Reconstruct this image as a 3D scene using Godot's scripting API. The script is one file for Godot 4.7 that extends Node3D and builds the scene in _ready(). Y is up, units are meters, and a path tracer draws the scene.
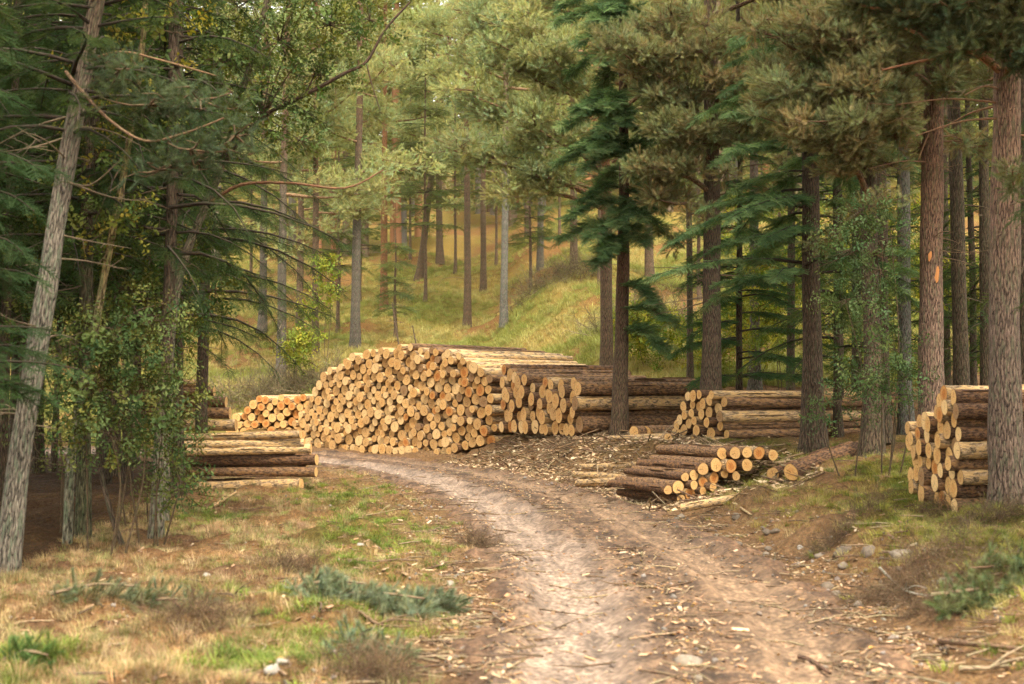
extends Node3D
# A forest track bending past stacks of felled logs, conifers all round, overcast autumn daylight.

const F := 1425.0            # pixels per unit of slope for the 50 mm lens: sizes read off the photograph become metres
var rng := RandomNumberGenerator.new()
var M := {}                  # materials
var S := {}                  # shared meshes
var taken := {}
var road_c := PackedVector2Array()    # centreline of the track, (x, distance)
var nz := FastNoiseLite.new()
var nz2 := FastNoiseLite.new()
var cam_basis := Basis()
const EYE := Vector3(0, 1.6, 0)

# ---------------------------------------------------------------- mesh builder
class MB:
	var v := PackedVector3Array()
	var n := PackedVector3Array()
	var uv := PackedVector2Array()
	var c := PackedColorArray()
	var ix := PackedInt32Array()
	var col := Color(1, 1, 1)
	var flat := false

	func put(p: Vector3, nn: Vector3, u: Vector2) -> int:
		v.append(p); n.append(nn); uv.append(u); c.append(col)
		return v.size() - 1

	# a tube along pts; cols (optional) gives a colour per ring; lump roughens the outline
	func tube(pts: PackedVector3Array, rad: PackedFloat32Array, sides: int, lump := 0.0, ur := 1.0, vs := 1.0, cols := PackedColorArray(), seedv := 0):
		var T := (pts[1] - pts[0]).normalized()
		var U := T.cross(Vector3(0.31, 0.2, 0.93)).normalized()
		var first := v.size()
		var run := 0.0
		for k in pts.size():
			if k > 0:
				run += pts[k].distance_to(pts[k - 1])
			var a := pts[maxi(k - 1, 0)]
			var b := pts[mini(k + 1, pts.size() - 1)]
			T = (b - a).normalized()
			U = (U - T * U.dot(T)).normalized()
			var V := T.cross(U)
			if cols.size():
				col = cols[k]
			for j in sides + 1:
				var an := TAU * (j % sides) / sides
				var rr := rad[k]
				if lump > 0.0:
					rr *= 1.0 + lump * (sin(an * 2.0 + k * 0.7 + seedv) * 0.5 + sin(an * 3.0 - k * 1.3 + seedv * 2.1) * 0.5)
				var dn := U * cos(an) + V * sin(an)
				put(pts[k] + dn * rr, dn, Vector2(ur * j / sides, run * vs))
		var w := sides + 1
		for k in pts.size() - 1:
			for j in sides:
				var q := first + k * w + j
				ix.append_array(PackedInt32Array([q, q + w, q + w + 1, q, q + w + 1, q + 1]))

	func tri(a: Vector3, b: Vector3, d: Vector3):
		var nn := (d - a).cross(b - a).normalized()
		var s := v.size()
		put(a, nn, Vector2(0, 0)); put(b, nn, Vector2(0.5, 1)); put(d, nn, Vector2(1, 0))
		ix.append_array(PackedInt32Array([s, s + 1, s + 2]))

	func quad(a: Vector3, b: Vector3, d: Vector3, e: Vector3):
		tri(a, b, d); tri(a, d, e)

	func mesh() -> ArrayMesh:
		var arr := []
		arr.resize(Mesh.ARRAY_MAX)
		arr[Mesh.ARRAY_VERTEX] = v
		arr[Mesh.ARRAY_NORMAL] = n
		arr[Mesh.ARRAY_TEX_UV] = uv
		arr[Mesh.ARRAY_COLOR] = c
		arr[Mesh.ARRAY_INDEX] = ix
		var m := ArrayMesh.new()
		m.add_surface_from_arrays(Mesh.PRIMITIVE_TRIANGLES, arr)
		return m

# many copies of one small mesh, gathered before they are committed
class Scatter:
	var t: Array[Transform3D] = []
	var c := PackedColorArray()
	func add(x: Transform3D, col: Color):
		t.append(x); c.append(col)

# ---------------------------------------------------------------- naming and tagging
func numbered(called: String) -> String:
	if not taken.has(called):
		taken[called] = 0
		return called
	taken[called] += 1
	return "%s_%03d" % [called, taken[called]]

func tag(o: Node3D, label: String, category: String, group := "", kind := ""):
	if label: o.set_meta("label", label)
	if category: o.set_meta("category", category)
	if group: o.set_meta("group", group)
	if kind: o.set_meta("kind", kind)

func thing(called: String, label: String, category: String, where := Vector3.ZERO, group := "") -> Node3D:
	var o := Node3D.new()
	o.name = numbered(called)
	add_child(o)
	o.position = where
	tag(o, label, category, group)
	return o

func part(called: String, m: Mesh, mat: Material, parent: Node3D) -> MeshInstance3D:
	var o := MeshInstance3D.new()
	o.name = called
	o.mesh = m
	o.material_override = mat
	parent.add_child(o, true)
	return o

func single(called: String, m: Mesh, mat: Material, label: String, category: String, where := Transform3D(), group := "") -> MeshInstance3D:
	var o := MeshInstance3D.new()
	o.name = numbered(called)
	o.mesh = m
	o.material_override = mat
	add_child(o)
	o.transform = where
	tag(o, label, category, group)
	return o

func copies(called: String, sc: Scatter, m: Mesh, mat: Material, parent: Node3D) -> MultiMeshInstance3D:
	if sc.t.is_empty():
		return null
	var mm := MultiMesh.new()
	mm.transform_format = MultiMesh.TRANSFORM_3D
	mm.use_colors = true
	mm.mesh = m
	mm.instance_count = sc.t.size()
	for i in sc.t.size():
		mm.set_instance_transform(i, sc.t[i])
		mm.set_instance_color(i, sc.c[i])
	var o := MultiMeshInstance3D.new()
	o.name = called if parent != self else numbered(called)
	o.multimesh = mm
	o.material_override = mat
	o.set_meta("kind", "stuff")
	parent.add_child(o, true)
	return o

# ---------------------------------------------------------------- small maths
func rf(a: float, b: float) -> float:
	return rng.randf_range(a, b)

func rdir() -> Vector3:
	var z := rf(-1, 1)
	var a := rf(0, TAU)
	var r := sqrt(1 - z * z)
	return Vector3(r * cos(a), z, r * sin(a))

func jit(c: Color, amt: float) -> Color:
	var k := 1.0 + rf(-amt, amt)
	return Color(c.r * k * (1 + rf(-amt, amt) * 0.4), c.g * k, c.b * k * (1 + rf(-amt, amt) * 0.4))

func pick(a: Array):
	return a[rng.randi() % a.size()]

func ss(a: float, b: float, x: float) -> float:
	return smoothstep(a, b, x)

# where a direction measured in the photograph lies at distance d
func at(px: float, py: float, d: float) -> Vector3:
	var dir := cam_basis * Vector3((px - 512.0) / F, (342.0 - py) / F, -1.0)
	return EYE + dir * (d / -dir.z)

func gnd(px: float, d: float) -> Vector3:
	var x := (px - 512.0) / F * d
	return Vector3(x, height(x, d), -d)

func frame_y(y: Vector3, zhint: Vector3, s := 1.0) -> Basis:
	y = y.normalized()
	var x := y.cross(zhint)
	if x.length() < 0.05:
		x = y.cross(Vector3(0.7, 0.1, 0.7))
	x = x.normalized()
	return Basis(x * s, y * s, x.cross(y) * s)

# smooth curve through points
func curve(p: Array, steps: int) -> PackedVector3Array:
	var out := PackedVector3Array()
	for i in p.size() - 1:
		var a: Vector3 = p[maxi(i - 1, 0)]
		var b: Vector3 = p[i]
		var c: Vector3 = p[i + 1]
		var d: Vector3 = p[mini(i + 2, p.size() - 1)]
		for k in steps:
			var t := float(k) / steps
			out.append(b.cubic_interpolate(c, a, d, t))
	out.append(p[-1])
	return out

func taper(n: int, r0: float, r1: float, power := 1.0) -> PackedFloat32Array:
	var out := PackedFloat32Array()
	for i in n:
		out.append(lerpf(r0, r1, pow(float(i) / (n - 1), power)))
	return out

# ---------------------------------------------------------------- terrain
func road_at(x: float, d: float) -> Vector2:      # (signed distance from the centreline, right positive; fraction along)
	var best := 1e9
	var sgn := 1.0
	var along := 0.0
	var q := Vector2(x, d)
	for i in road_c.size() - 1:
		var a := road_c[i]
		var ab := road_c[i + 1] - a
		var t := clampf((q - a).dot(ab) / ab.length_squared(), 0, 1)
		var dd := q.distance_squared_to(a + ab * t)
		if dd < best:
			best = dd
			var cr := ab.x * (d - a.y) - ab.y * (x - a.x)
			sgn = -1.0 if cr > 0 else 1.0
			along = i + t
	return Vector2(sqrt(best) * sgn, along)

func base_height(x: float, d: float, s: float) -> float:
	var e := absf(s) - 1.15
	var h := 0.0
	if s > 0.0:
		var w := lerpf(5.2, 1.7, ss(15, 26, d))
		var top := lerpf(0.14, 0.68, ss(-1.6, 0.9, x))
		var toe := lerpf(0.24, 0.22, ss(19, 16, d)) * ss(24, 18, d)
		var near_ := ss(19, 16, d)
		h += toe * ss(0.45, 1.25, e) + (top - toe) * ss(lerpf(0.8 if toe > 0.1 else 0.2, 2.2, near_), lerpf(w, 4.2, near_), e)
		h += 0.13 * exp(-pow((e - 1.25) / 0.4, 2)) * ss(20, 17, d) * (0.6 + 0.9 * nz.get_noise_2d(x * 4.0, d * 4.0))
	else:
		h += 0.03 * ss(0.2, 2.5, e) * ss(30, 20, d)
		h -= 0.03 * ss(4.0, 9.0, e) * ss(30, 20, d)
	var start := lerpf(39.5, 31.0, ss(-1, 4, x)) + 3.0 * ss(-5, -10, x)
	var k := (d - start)
	if k > -8.0:
		h += 0.205 * (k if k > 8.0 else (k + 8.0) * (k + 8.0) / 32.0)
	if d > 40.0:
		h += ss(40, 60, d) * 0.9 * nz.get_noise_2d(x * 0.6, d * 0.6)
	return h

func rough(x: float, d: float, e: float) -> float:
	var off := ss(-0.1, 0.7, e)
	var a := 0.045 * nz.get_noise_2d(x * 9.0, d * 9.0) + 0.06 * nz.get_noise_2d(x * 3.0 + 50, d * 3.0) + 0.02 * nz.get_noise_2d(x * 30.0, d * 30.0)
	var clods := maxf(0.0, nz2.get_noise_2d(x * 5.0, d * 5.0)) * 0.16 * ss(0.1, 0.7, e) * ss(3.2, 1.2, e)
	if d < 27.0 and d > 5.0: a += 0.10 * nz.get_noise_2d(x * 5.0 + 90, d * 5.0) * ss(0.5, 1.2, e)
	return a * off + clods - 0.07 * (1.0 - ss(-0.35, 0.12, e))

func height(x: float, d: float) -> float:
	if d > 60.0:
		return base_height(x, d, 5.0 if x > -4 else 5.0)
	var s := road_at(x, d).x
	return base_height(x, d, s) + rough(x, d, absf(s) - 1.3)

func road_y(s: float, x: float, d: float) -> float:
	var y := -0.085 * exp(-pow((s + 0.66) / 0.33, 6)) - 0.08 * exp(-pow((s - 0.8) / 0.30, 6)) + 0.04
	y += 0.018 * nz.get_noise_2d(x * 14.0, d * 14.0) + 0.014 * nz2.get_noise_2d(x * 9, d * 9)
	y += 0.016 * nz.get_noise_2d(x * 40.0, d * 26.0) + 0.014 * nz2.get_noise_2d(s * 34.0, d * 3.0)
	y += 0.007 * sin(d * 48.0 + s * 14.0) * maxf(0.0, nz2.get_noise_2d(x * 3.0 + 40, d * 3.0)) * ss(0.2, 0.4, absf(s))      # tyre tread
	var e := absf(s) + 0.28 * nz.get_noise_2d(x * 4.0 + 9, d * 4.0) + 0.15 * nz2.get_noise_2d(x * 11.0, d * 11.0)
	return y - 0.10 * ss(1.12, 1.5, e)

func green_at(x: float, d: float) -> float:
	var g := 0.0
	for q in [[-1.36, 16.6, 0.8, 2.6], [-1.05, 13.4, 0.55, 1.6], [-2.3, 22.0, 0.9, 2.4], [-1.1, 9.2, 0.5, 0.9], [-1.25, 8.3, 0.5, 0.6], [-2.9, 8.1, 0.35, 0.45], [-3.6, 18, 0.5, 1.0], [-1.7, 11.0, 0.5, 0.5]]:
		g = maxf(g, 0.95 * exp(-pow((x - q[0]) / q[2], 2) - pow((d - q[1]) / q[3], 2)))
	return g

func bank_green(x: float, d: float, e: float) -> float:
	return clampf(ss(0.7, 1.5, e) * (0.62 + 1.1 * nz.get_noise_2d(x * 2.2 + 7, d * 2.2)), 0, 1)

func ground_color(x: float, d: float) -> Color:
	var s := 5.0
	if d < 60.0:
		s = road_at(x, d).x
	var e := absf(s) - 1.15
	var straw := Color(0.37, 0.25, 0.135)
	var rust := Color(0.27, 0.165, 0.095)
	var soil := Color(0.185, 0.125, 0.08)
	var chip := Color(0.37, 0.26, 0.16)
	var moss := Color(0.15, 0.16, 0.035)
	var grass := Color(0.14, 0.19, 0.03)
	var a := nz.get_noise_2d(x * 3.5, d * 3.5) * 0.5 + nz2.get_noise_2d(x * 10.0, d * 10.0) * 0.5
	var c := straw.lerp(rust, clampf(0.45 + a * 1.3, 0, 1))
	c = c.lerp(soil, clampf(nz2.get_noise_2d(x * 2.2 + 31, d * 2.2) * 2.2 - 0.25, 0, 0.75))
	if s <= 0.0:
		c = c.lerp(grass, clampf(green_at(x, d) * (0.8 + a * 1.6), 0, 0.9))
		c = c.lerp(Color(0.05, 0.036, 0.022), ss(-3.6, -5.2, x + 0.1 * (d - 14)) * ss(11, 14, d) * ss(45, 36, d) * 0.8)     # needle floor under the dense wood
	else:
		c = c.lerp(moss, bank_green(x, d, e) * ss(31, 24, d))
	c = c.lerp(chip, clampf((1.0 - ss(0.3, 1.7 if s < 0 or d < 18 else 3.0, e)) * (0.75 + a), 0, 1))
	c = c.lerp(soil, clampf((1.0 - ss(0.0, 0.9, e)) * (0.4 + a * 1.4), 0, 0.8) * (0.4 if s > 0 and d > 18 else 1.0))
	if d > 36.0:
		var m := nz.get_noise_2d(x * 1.1, d * 1.1)
		var hill := Color(0.37, 0.30, 0.10).lerp(Color(0.25, 0.245, 0.07), clampf(0.5 + m * 1.6, 0, 1)).lerp(Color(0.30, 0.17, 0.08), clampf(nz2.get_noise_2d(x * 0.8, d * 0.8) * 2.0 - 0.1, 0, 0.8))
		c = c.lerp(hill, ss(37, 42, d))
	return c

func axis_steps(lo: float, mid0: float, mid1: float, hi: float, fine: float, grow: float) -> PackedFloat32Array:
	var out := PackedFloat32Array()
	var x := mid0
	var st := fine
	var below := PackedFloat32Array()
	while x > lo:
		st *= grow
		x -= st
		below.append(x)
	below.reverse()
	out.append_array(below)
	x = mid0
	while x < mid1:
		out.append(x); x += fine
	st = fine
	while x < hi:
		out.append(x); st *= grow; x += st
	out.append(hi)
	return out

func build_ground():
	var xs := axis_steps(-260, -6.2, 6.4, 260, 0.085, 1.09)
	var ds := PackedFloat32Array()
	var d := -40.0
	while d < 420.0:
		ds.append(d)
		d += 4.0 if d < 2 else (0.5 if d < 6.0 else 0.075 + maxf(0.0, d - 10.0) * 0.0045 + maxf(0.0, d - 40.0) * 0.02)
	var m := MB.new()
	var w := xs.size()
	var gh := func(x: float, dd: float) -> float: return height(x, dd)
	for i in ds.size():
		for j in w:
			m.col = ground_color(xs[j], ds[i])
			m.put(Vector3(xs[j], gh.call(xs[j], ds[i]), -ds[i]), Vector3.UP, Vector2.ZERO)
	for i in ds.size() - 1:
		for j in w - 1:
			var q := i * w + j
			m.ix.append_array(PackedInt32Array([q, q + w, q + w + 1, q, q + w + 1, q + 1]))
	for i in range(1, ds.size() - 1):
		for j in range(1, w - 1):
			var q := i * w + j
			m.n[q] = (m.v[q + 1] - m.v[q - 1]).cross(m.v[q + w] - m.v[q - w]).normalized()
	var g := part("ground", m.mesh(), M.ground, self)
	tag(g, "forest floor of straw litter, moss and soil rising to a hillside", "", "", "structure")

func build_road():
	var m := MB.new()
	var pts := PackedVector2Array()
	for i in road_c.size() - 1:
		var st := 12 if road_c[i].y > 4 else 1
		for k in st:
			pts.append(road_c[i].lerp(road_c[i + 1], float(k) / st))
	var cols := 75
	for i in pts.size():
		var a := pts[maxi(i - 1, 0)]
		var b := pts[mini(i + 1, pts.size() - 1)]
		var t := (b - a).normalized()
		var nrm := Vector2(t.y, -t.x)
		for j in cols:
			var s := lerpf(-1.7, 1.7, float(j) / (cols - 1))
			var p := pts[i] + nrm * s
			var wob := 0.12 * nz.get_noise_2d(p.x * 2, p.y * 2)
			var tr := clampf(exp(-pow((s + 0.62 + wob) / 0.42, 4)), 0, 1)
			var tr2 := clampf(exp(-pow((s - 0.74 + wob) / 0.34, 4)), 0, 1)
			var c := Color(0.195, 0.125, 0.074).lerp(Color(0.10, 0.063, 0.039), clampf(0.4 + 0.9 * nz2.get_noise_2d(p.x * 9, p.y * 9), 0, 1))
			c = c.lerp(Color(0.33, 0.255, 0.20), tr * 0.95).lerp(Color(0.30, 0.205, 0.13), tr2 * 0.85)
			c = c.lerp(Color(0.21, 0.125, 0.072), ss(1.08, 1.42, absf(s)) * 0.7)
			c = c * (1.0 + 0.4 * nz.get_noise_2d(p.x * 26, p.y * 14) + 0.35 * nz2.get_noise_2d(s * 30, p.y * 3.0) + 0.15 * nz2.get_noise_2d(p.x * 5 + 70, p.y * 5))
			c.a = 1
			m.col = c
			m.put(Vector3(p.x, base_height(p.x, p.y, s) + road_y(s, p.x, p.y), -p.y), Vector3.UP, Vector2.ZERO)
	for i in pts.size() - 1:
		for j in cols - 1:
			var q := i * cols + j
			m.ix.append_array(PackedInt32Array([q, q + cols, q + cols + 1, q, q + cols + 1, q + 1]))
	for i in range(1, pts.size() - 1):
		for j in range(1, cols - 1):
			var q := i * cols + j
			m.n[q] = (m.v[q + 1] - m.v[q - 1]).cross(m.v[q + cols] - m.v[q - cols]).normalized()
	var g := part("dirt_road", m.mesh(), M.road, self)
	tag(g, "muddy forest track with two worn wheel ruts bending towards the log piles", "", "", "structure")

# ---------------------------------------------------------------- textures and materials
func tex(im: Image) -> ImageTexture:
	im.generate_mipmaps()
	return ImageTexture.create_from_image(im)

func noise(type: int, freq: float, sd: int, oct := 4) -> FastNoiseLite:
	var f := FastNoiseLite.new()
	f.noise_type = type
	f.frequency = freq
	f.seed = sd
	f.fractal_octaves = oct
	return f

func bark_images(sd: int, patchy: float) -> Array:
	var cel := noise(FastNoiseLite.TYPE_CELLULAR, 0.035, sd, 2)
	cel.cellular_return_type = FastNoiseLite.RETURN_DISTANCE2_SUB
	cel.cellular_jitter = 1.0
	var a := cel.get_seamless_image(256, 256)
	var b := noise(FastNoiseLite.TYPE_SIMPLEX, 0.03, sd + 1, 5).get_seamless_image(256, 256)
	var p := noise(FastNoiseLite.TYPE_SIMPLEX, 0.012, sd + 2, 4).get_seamless_image(256, 256)
	var col := Image.create(256, 256, false, Image.FORMAT_RGB8)
	var hgt := Image.create(256, 256, false, Image.FORMAT_RGB8)
	for y in 256:
		for x in 256:
			var ce := clampf(a.get_pixel(x, y).r * 1.5, 0, 1)
			var nb := b.get_pixel(x, y).r
			var np := p.get_pixel(x, y).r
			var groove := ss(0.02, 0.35, ce)
			var k := lerpf(0.42, 0.80, groove) * lerpf(0.55, 1.4, nb)
			var c := Color(k, k * 0.97, k * 0.94)
			if patchy > 0.0 and np > 1.0 - patchy:      # bark knocked off, bare wood
				var wk := lerpf(0.8, 1.05, nb)
				c = c.lerp(Color(wk, wk * 0.94, wk * 0.82), ss(1.0 - patchy, 1.03 - patchy, np))
			elif patchy == 0.0:                          # lichen
				c = c.lerp(Color(0.80, 0.88, 0.80) * lerpf(0.7, 1.1, nb), ss(0.56, 0.66, np) * 0.75)
			col.set_pixel(x, y, c.clamp())
			var hh := groove * 0.7 + nb * 0.3
			hgt.set_pixel(x, y, Color(hh, hh, hh))
	return [tex(col), tex(hgt)]

func ring_image(sd: int, heart: float) -> ImageTexture:
	var im := Image.create(128, 128, false, Image.FORMAT_RGB8)
	var f := noise(FastNoiseLite.TYPE_SIMPLEX, 0.05, sd, 3)
	var r2 := RandomNumberGenerator.new()
	r2.seed = sd
	var off := Vector2(r2.randf_range(-0.12, 0.12), r2.randf_range(-0.12, 0.12))
	var crack := r2.randf_range(0, TAU)
	for y in 128:
		for x in 128:
			var q := Vector2(x - 63.5, y - 63.5) / 62.0
			var r := (q - off * (1 - q.length())).length()
			var n := f.get_noise_2d(x, y)
			var ring := 0.5 + 0.5 * sin(r * 62.0 + n * 3.0)
			var k := 0.90 + 0.10 * ring + 0.10 * n
			var c := Color(k, k * 0.93, k * 0.82)
			c = c.lerp(Color(0.82, 0.56, 0.34) * k, heart * ss(0.62, 0.45, r + n * 0.1))
			var saw := f.get_noise_2d(x * 0.4 + 200, y * 6.0)
			c = c * (1.0 + 0.10 * saw)
			var da := absf(angle_difference(q.angle(), crack))
			if da * r < 0.03 and r < 0.7 and r > 0.05:
				c = c * 0.55
			if r < 0.05:
				c = c * 0.6
			c = c.lerp(Color(0.52, 0.37, 0.24), ss(0.955, 0.985, q.length() + n * 0.03))
			c.a = 1
			im.set_pixel(x, y, c.clamp())
	return tex(im)

func stroke_image(size: int, sd: int, count: int, lmin: float, lmax: float, tints: Array, base: Color, along := -1.0) -> Array:
	var r2 := RandomNumberGenerator.new()
	r2.seed = sd
	var bn := noise(FastNoiseLite.TYPE_SIMPLEX, 0.02, sd, 5).get_seamless_image(size, size)
	var im := Image.create(size, size, false, Image.FORMAT_RGB8)
	var hg := Image.create(size, size, false, Image.FORMAT_RGB8)
	for y in size:
		for x in size:
			var k := lerpf(0.6, 1.35, bn.get_pixel(x, y).r)
			im.set_pixel(x, y, (base * k).clamp())
			var hh := 0.35 * k * 0.6
			hg.set_pixel(x, y, Color(hh, hh, hh))
	for i in count:
		var p := Vector2(r2.randf() * size, r2.randf() * size)
		var an := r2.randf() * TAU
		var dirv := Vector2(cos(an), sin(an))
		var bend := r2.randf_range(-0.02, 0.02)
		var L := r2.randf_range(lmin, lmax)
		var wid := 1 if r2.randf() < 0.7 else 2
		var tint: Color = tints[r2.randi() % tints.size()]
		var kk := r2.randf_range(0.75, 1.15)
		var lift := r2.randf_range(0.4, 0.95)
		for t in int(L):
			for wv in wid:
				var xx := posmod(int(p.x) + wv, size)
				var yy := posmod(int(p.y), size)
				im.set_pixel(xx, yy, (tint * kk).clamp())
				hg.set_pixel(xx, yy, Color(lift, lift, lift))
			p += dirv
			dirv = dirv.rotated(bend)
	return [tex(im), tex(hg)]

func mat(albedo: Color, rough_ := 0.9, texs := [], relief := 0.0, tri := 0.0, spec := 0.3) -> StandardMaterial3D:
	var m := StandardMaterial3D.new()
	m.albedo_color = albedo.linear_to_srgb()
	m.roughness = rough_
	m.metallic_specular = spec
	m.vertex_color_use_as_albedo = true
	m.cull_mode = BaseMaterial3D.CULL_DISABLED
	if texs.size():
		m.albedo_texture = texs[0]
		if texs.size() > 1 and relief > 0.0:
			m.heightmap_enabled = true
			m.heightmap_texture = texs[1]
			m.heightmap_scale = relief
	if tri > 0.0:
		m.uv1_triplanar = true
		m.uv1_world_triplanar = true
		m.uv1_scale = Vector3(tri, tri, tri)
	return m

func leafy(through: Color, rough_ := 0.7) -> StandardMaterial3D:
	var m := mat(Color(1, 1, 1), rough_, [], 0, 0, 0.16)
	m.backlight_enabled = true
	m.backlight = through.linear_to_srgb()
	return m

func build_materials():
	var b1 := bark_images(11, 0.0)
	var b2 := bark_images(31, 0.36)
	var b3 := bark_images(57, 0.52)
	M.bark = mat(Color(1, 1, 1), 0.95, b1, 1.6)
	M.log_bark = [mat(Color(0.27, 0.165, 0.095), 0.95, b2, 0.8), mat(Color(0.52, 0.37, 0.215), 0.9, b3, 0.5), mat(Color(0.19, 0.11, 0.065), 0.95, b2, 0.8), mat(Color(0.68, 0.50, 0.30), 0.85, b3, 0.4)]
	var rings := [ring_image(3, 0.0), ring_image(8, 0.18), ring_image(15, 0.1), ring_image(21, 0.4)]
	M.cut = []
	M.cut_words = ["pale cream", "honey", "orange", "tan", "dull brown", "straw"]
	var tints := [Color(0.74, 0.56, 0.33), Color(0.63, 0.425, 0.205), Color(0.52, 0.285, 0.115), Color(0.56, 0.385, 0.20), Color(0.32, 0.22, 0.135), Color(0.67, 0.465, 0.235)]
	var which := [0, 1, 3, 2, 1, 2]
	for i in 6:
		M.cut.append(mat(tints[i], 0.8, [rings[which[i]]]))
	var lit := stroke_image(1024, 5, 9000, 10, 60, [Color(1.0, 0.93, 0.78), Color(0.92, 0.80, 0.62), Color(0.55, 0.46, 0.38), Color(0.78, 0.62, 0.48), Color(0.40, 0.33, 0.28)], Color(0.62, 0.58, 0.54))
	M.ground = mat(Color(1.25, 1.25, 1.25), 0.95, lit, 1.6, 0.62, 0.2)
	var rd := stroke_image(1024, 9, 9000, 2, 9, [Color(0.98, 0.93, 0.88), Color(0.60, 0.52, 0.46), Color(0.85, 0.78, 0.70), Color(0.5, 0.42, 0.36)], Color(0.74, 0.71, 0.68))
	M.road = mat(Color(1.2, 1.2, 1.2), 0.82, rd, 1.2, 0.7, 0.35)
	M.needle = leafy(Color(0.60, 0.64, 0.33))
	M.leaf = leafy(Color(0.55, 0.60, 0.15), 0.45)
	M.blade = leafy(Color(0.40, 0.38, 0.15), 0.7)
	M.wood = mat(Color(1, 1, 1), 0.9)
	M.twig = mat(Color(1, 1, 1), 0.95, b1)
	var st := noise(FastNoiseLite.TYPE_SIMPLEX, 0.03, 77, 5).get_seamless_image(256, 256)
	for y in 256:
		for x in 256:
			var k := lerpf(0.72, 1.0, st.get_pixel(x, y).r)
			st.set_pixel(x, y, Color(k, k, k))
	M.stone = mat(Color(0.9, 0.9, 0.9), 0.9, [tex(st), tex(st.duplicate())], 0.5, 3.0)

# ---------------------------------------------------------------- foliage pieces shared by all plants
func build_shared():
	var m := MB.new()
	# pine shoot: a stiff brush of needles round a short twig
	m.col = Color(0.55, 0.38, 0.26)
	m.tube(PackedVector3Array([Vector3.ZERO, Vector3(0.01, 0.09, 0), Vector3(0, 0.18, 0.01)]), PackedFloat32Array([0.005, 0.004, 0.003]), 3)
	for i in 66:
		var y := lerpf(0.02, 0.19, pow(i / 66.0, 0.8))
		var a := i * 2.39996
		var out := Vector3(cos(a), 0, sin(a))
		var lift := lerpf(0.2, 1.5, i / 66.0) + rf(-0.25, 0.25)
		var tip := Vector3(0, y, 0) + (out + Vector3.UP * lift).normalized() * rf(0.045, 0.075)
		var side := out.cross(Vector3.UP).normalized() * 0.0030
		m.col = Color(1, 1, 1) * rf(0.8, 1.15)
		m.tri(Vector3(0, y, 0) + side, tip, Vector3(0, y, 0) - side)
	S.pine = m.mesh()
	# fir frond: a flat spray, side shoots on both sides
	S.fir = frond(0.60, 6, 0.95, 0.021, 16, 0.0, 0.0055)
	S.spruce = frond(0.55, 6, 0.85, 0.018, 13, 0.0, 0.0045)
	# leafy sprig
	for spec in [["leaf", 11, 0.034, 0.26], ["small_leaf", 14, 0.022, 0.24]]:
		m = MB.new()
		m.col = Color(0.35, 0.22, 0.12)
		m.tube(PackedVector3Array([Vector3.ZERO, Vector3(0.012, spec[3] * 0.5, 0.01), Vector3(0, spec[3], 0)]), PackedFloat32Array([0.004, 0.003, 0.0015]), 3)
		for i in int(spec[1]):
			var y: float = spec[3] * (0.12 + 0.9 * i / spec[1])
			var a := i * 2.2 + rf(-0.5, 0.5)
			var out := Vector3(cos(a), rf(0.0, 0.8), sin(a)).normalized()
			var p := Vector3(0, y, 0) + out * 0.02
			var w: float = spec[2] * rf(0.75, 1.2)
			var up := Vector3(rf(-0.5, 0.5), 1, rf(-0.5, 0.5)).normalized()
			var sd := out.cross(up).normalized()
			var up2 := sd.cross(out)
			m.col = Color(1, 1, 1) * rf(0.75, 1.2)
			var e1 := p + out * w * 0.9 + sd * w * 0.55 + up2 * w * 0.18
			var e2 := p + out * w * 0.9 - sd * w * 0.55 + up2 * w * 0.18
			var tip := p + out * w * 2.0 - up2 * w * 0.2
			m.tri(p, e1, tip)
			m.tri(p, tip, e2)
		S[spec[0]] = m.mesh()
	# bare twig spray
	m = MB.new()
	m.col = Color(1, 1, 1)
	for i in 9:
		var y := 0.06 * i
		var a := i * 2.4
		var o := Vector3(cos(a), 0.7, sin(a)).normalized()
		var L := rf(0.15, 0.32)
		m.tube(PackedVector3Array([Vector3(0, y, 0), Vector3(0, y, 0) + o * L * 0.5 + Vector3(0, 0.02, 0), Vector3(0, y, 0) + o * L]), PackedFloat32Array([0.004, 0.003, 0.001]), 3)
	m.tube(PackedVector3Array([Vector3.ZERO, Vector3(0.01, 0.3, 0), Vector3(0, 0.6, 0.01)]), PackedFloat32Array([0.007, 0.005, 0.002]), 3)
	S.twig = m.mesh()
	# grass tufts: arching blades of uneven length
	for spec in [["tuft", 26, 0.22, 0.0028, 0.10], ["lush", 30, 0.20, 0.0042, 0.09], ["tall", 34, 0.55, 0.008, 0.22]]:
		m = MB.new()
		for i in int(spec[1]):
			var a := rf(0, TAU)
			var o := Vector3(cos(a), 0, sin(a))
			var root: Vector3 = o * rf(0, spec[4])
			var L: float = spec[2] * rf(0.45, 1.1)
			var lean := rf(0.25, 1.2)
			var a2 := a + rf(-0.8, 0.8)
			var o2 := Vector3(cos(a2), 0, sin(a2))
			var mid := root + (Vector3.UP + o2 * lean * 0.4).normalized() * L * 0.55
			var tip := mid + (Vector3.UP * (1.0 - lean * 0.75) + o2 * lean).normalized() * L * 0.5
			var sd: Vector3 = o2.cross(Vector3.UP).rotated(Vector3.UP, rf(-1, 1)) * spec[3]
			m.col = Color(1, 1, 1) * rf(0.7, 1.25)
			m.tri(root + sd, mid + sd * 0.7, root - sd)
			m.tri(root - sd, mid + sd * 0.7, mid - sd * 0.7)
			m.tri(mid + sd * 0.7, tip, mid - sd * 0.7)
		S[spec[0]] = m.mesh()
	# heather or bracken-like low dry plant
	# wood chip
	m = MB.new()
	var p8 := []
	for i in 8:
		p8.append(Vector3((0.5 if i & 1 else -0.5) * rf(0.7, 1.0), (0.5 if i & 2 else -0.5) * rf(0.6, 1.0), (0.5 if i & 4 else -0.5) * rf(0.7, 1.0)))
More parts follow.
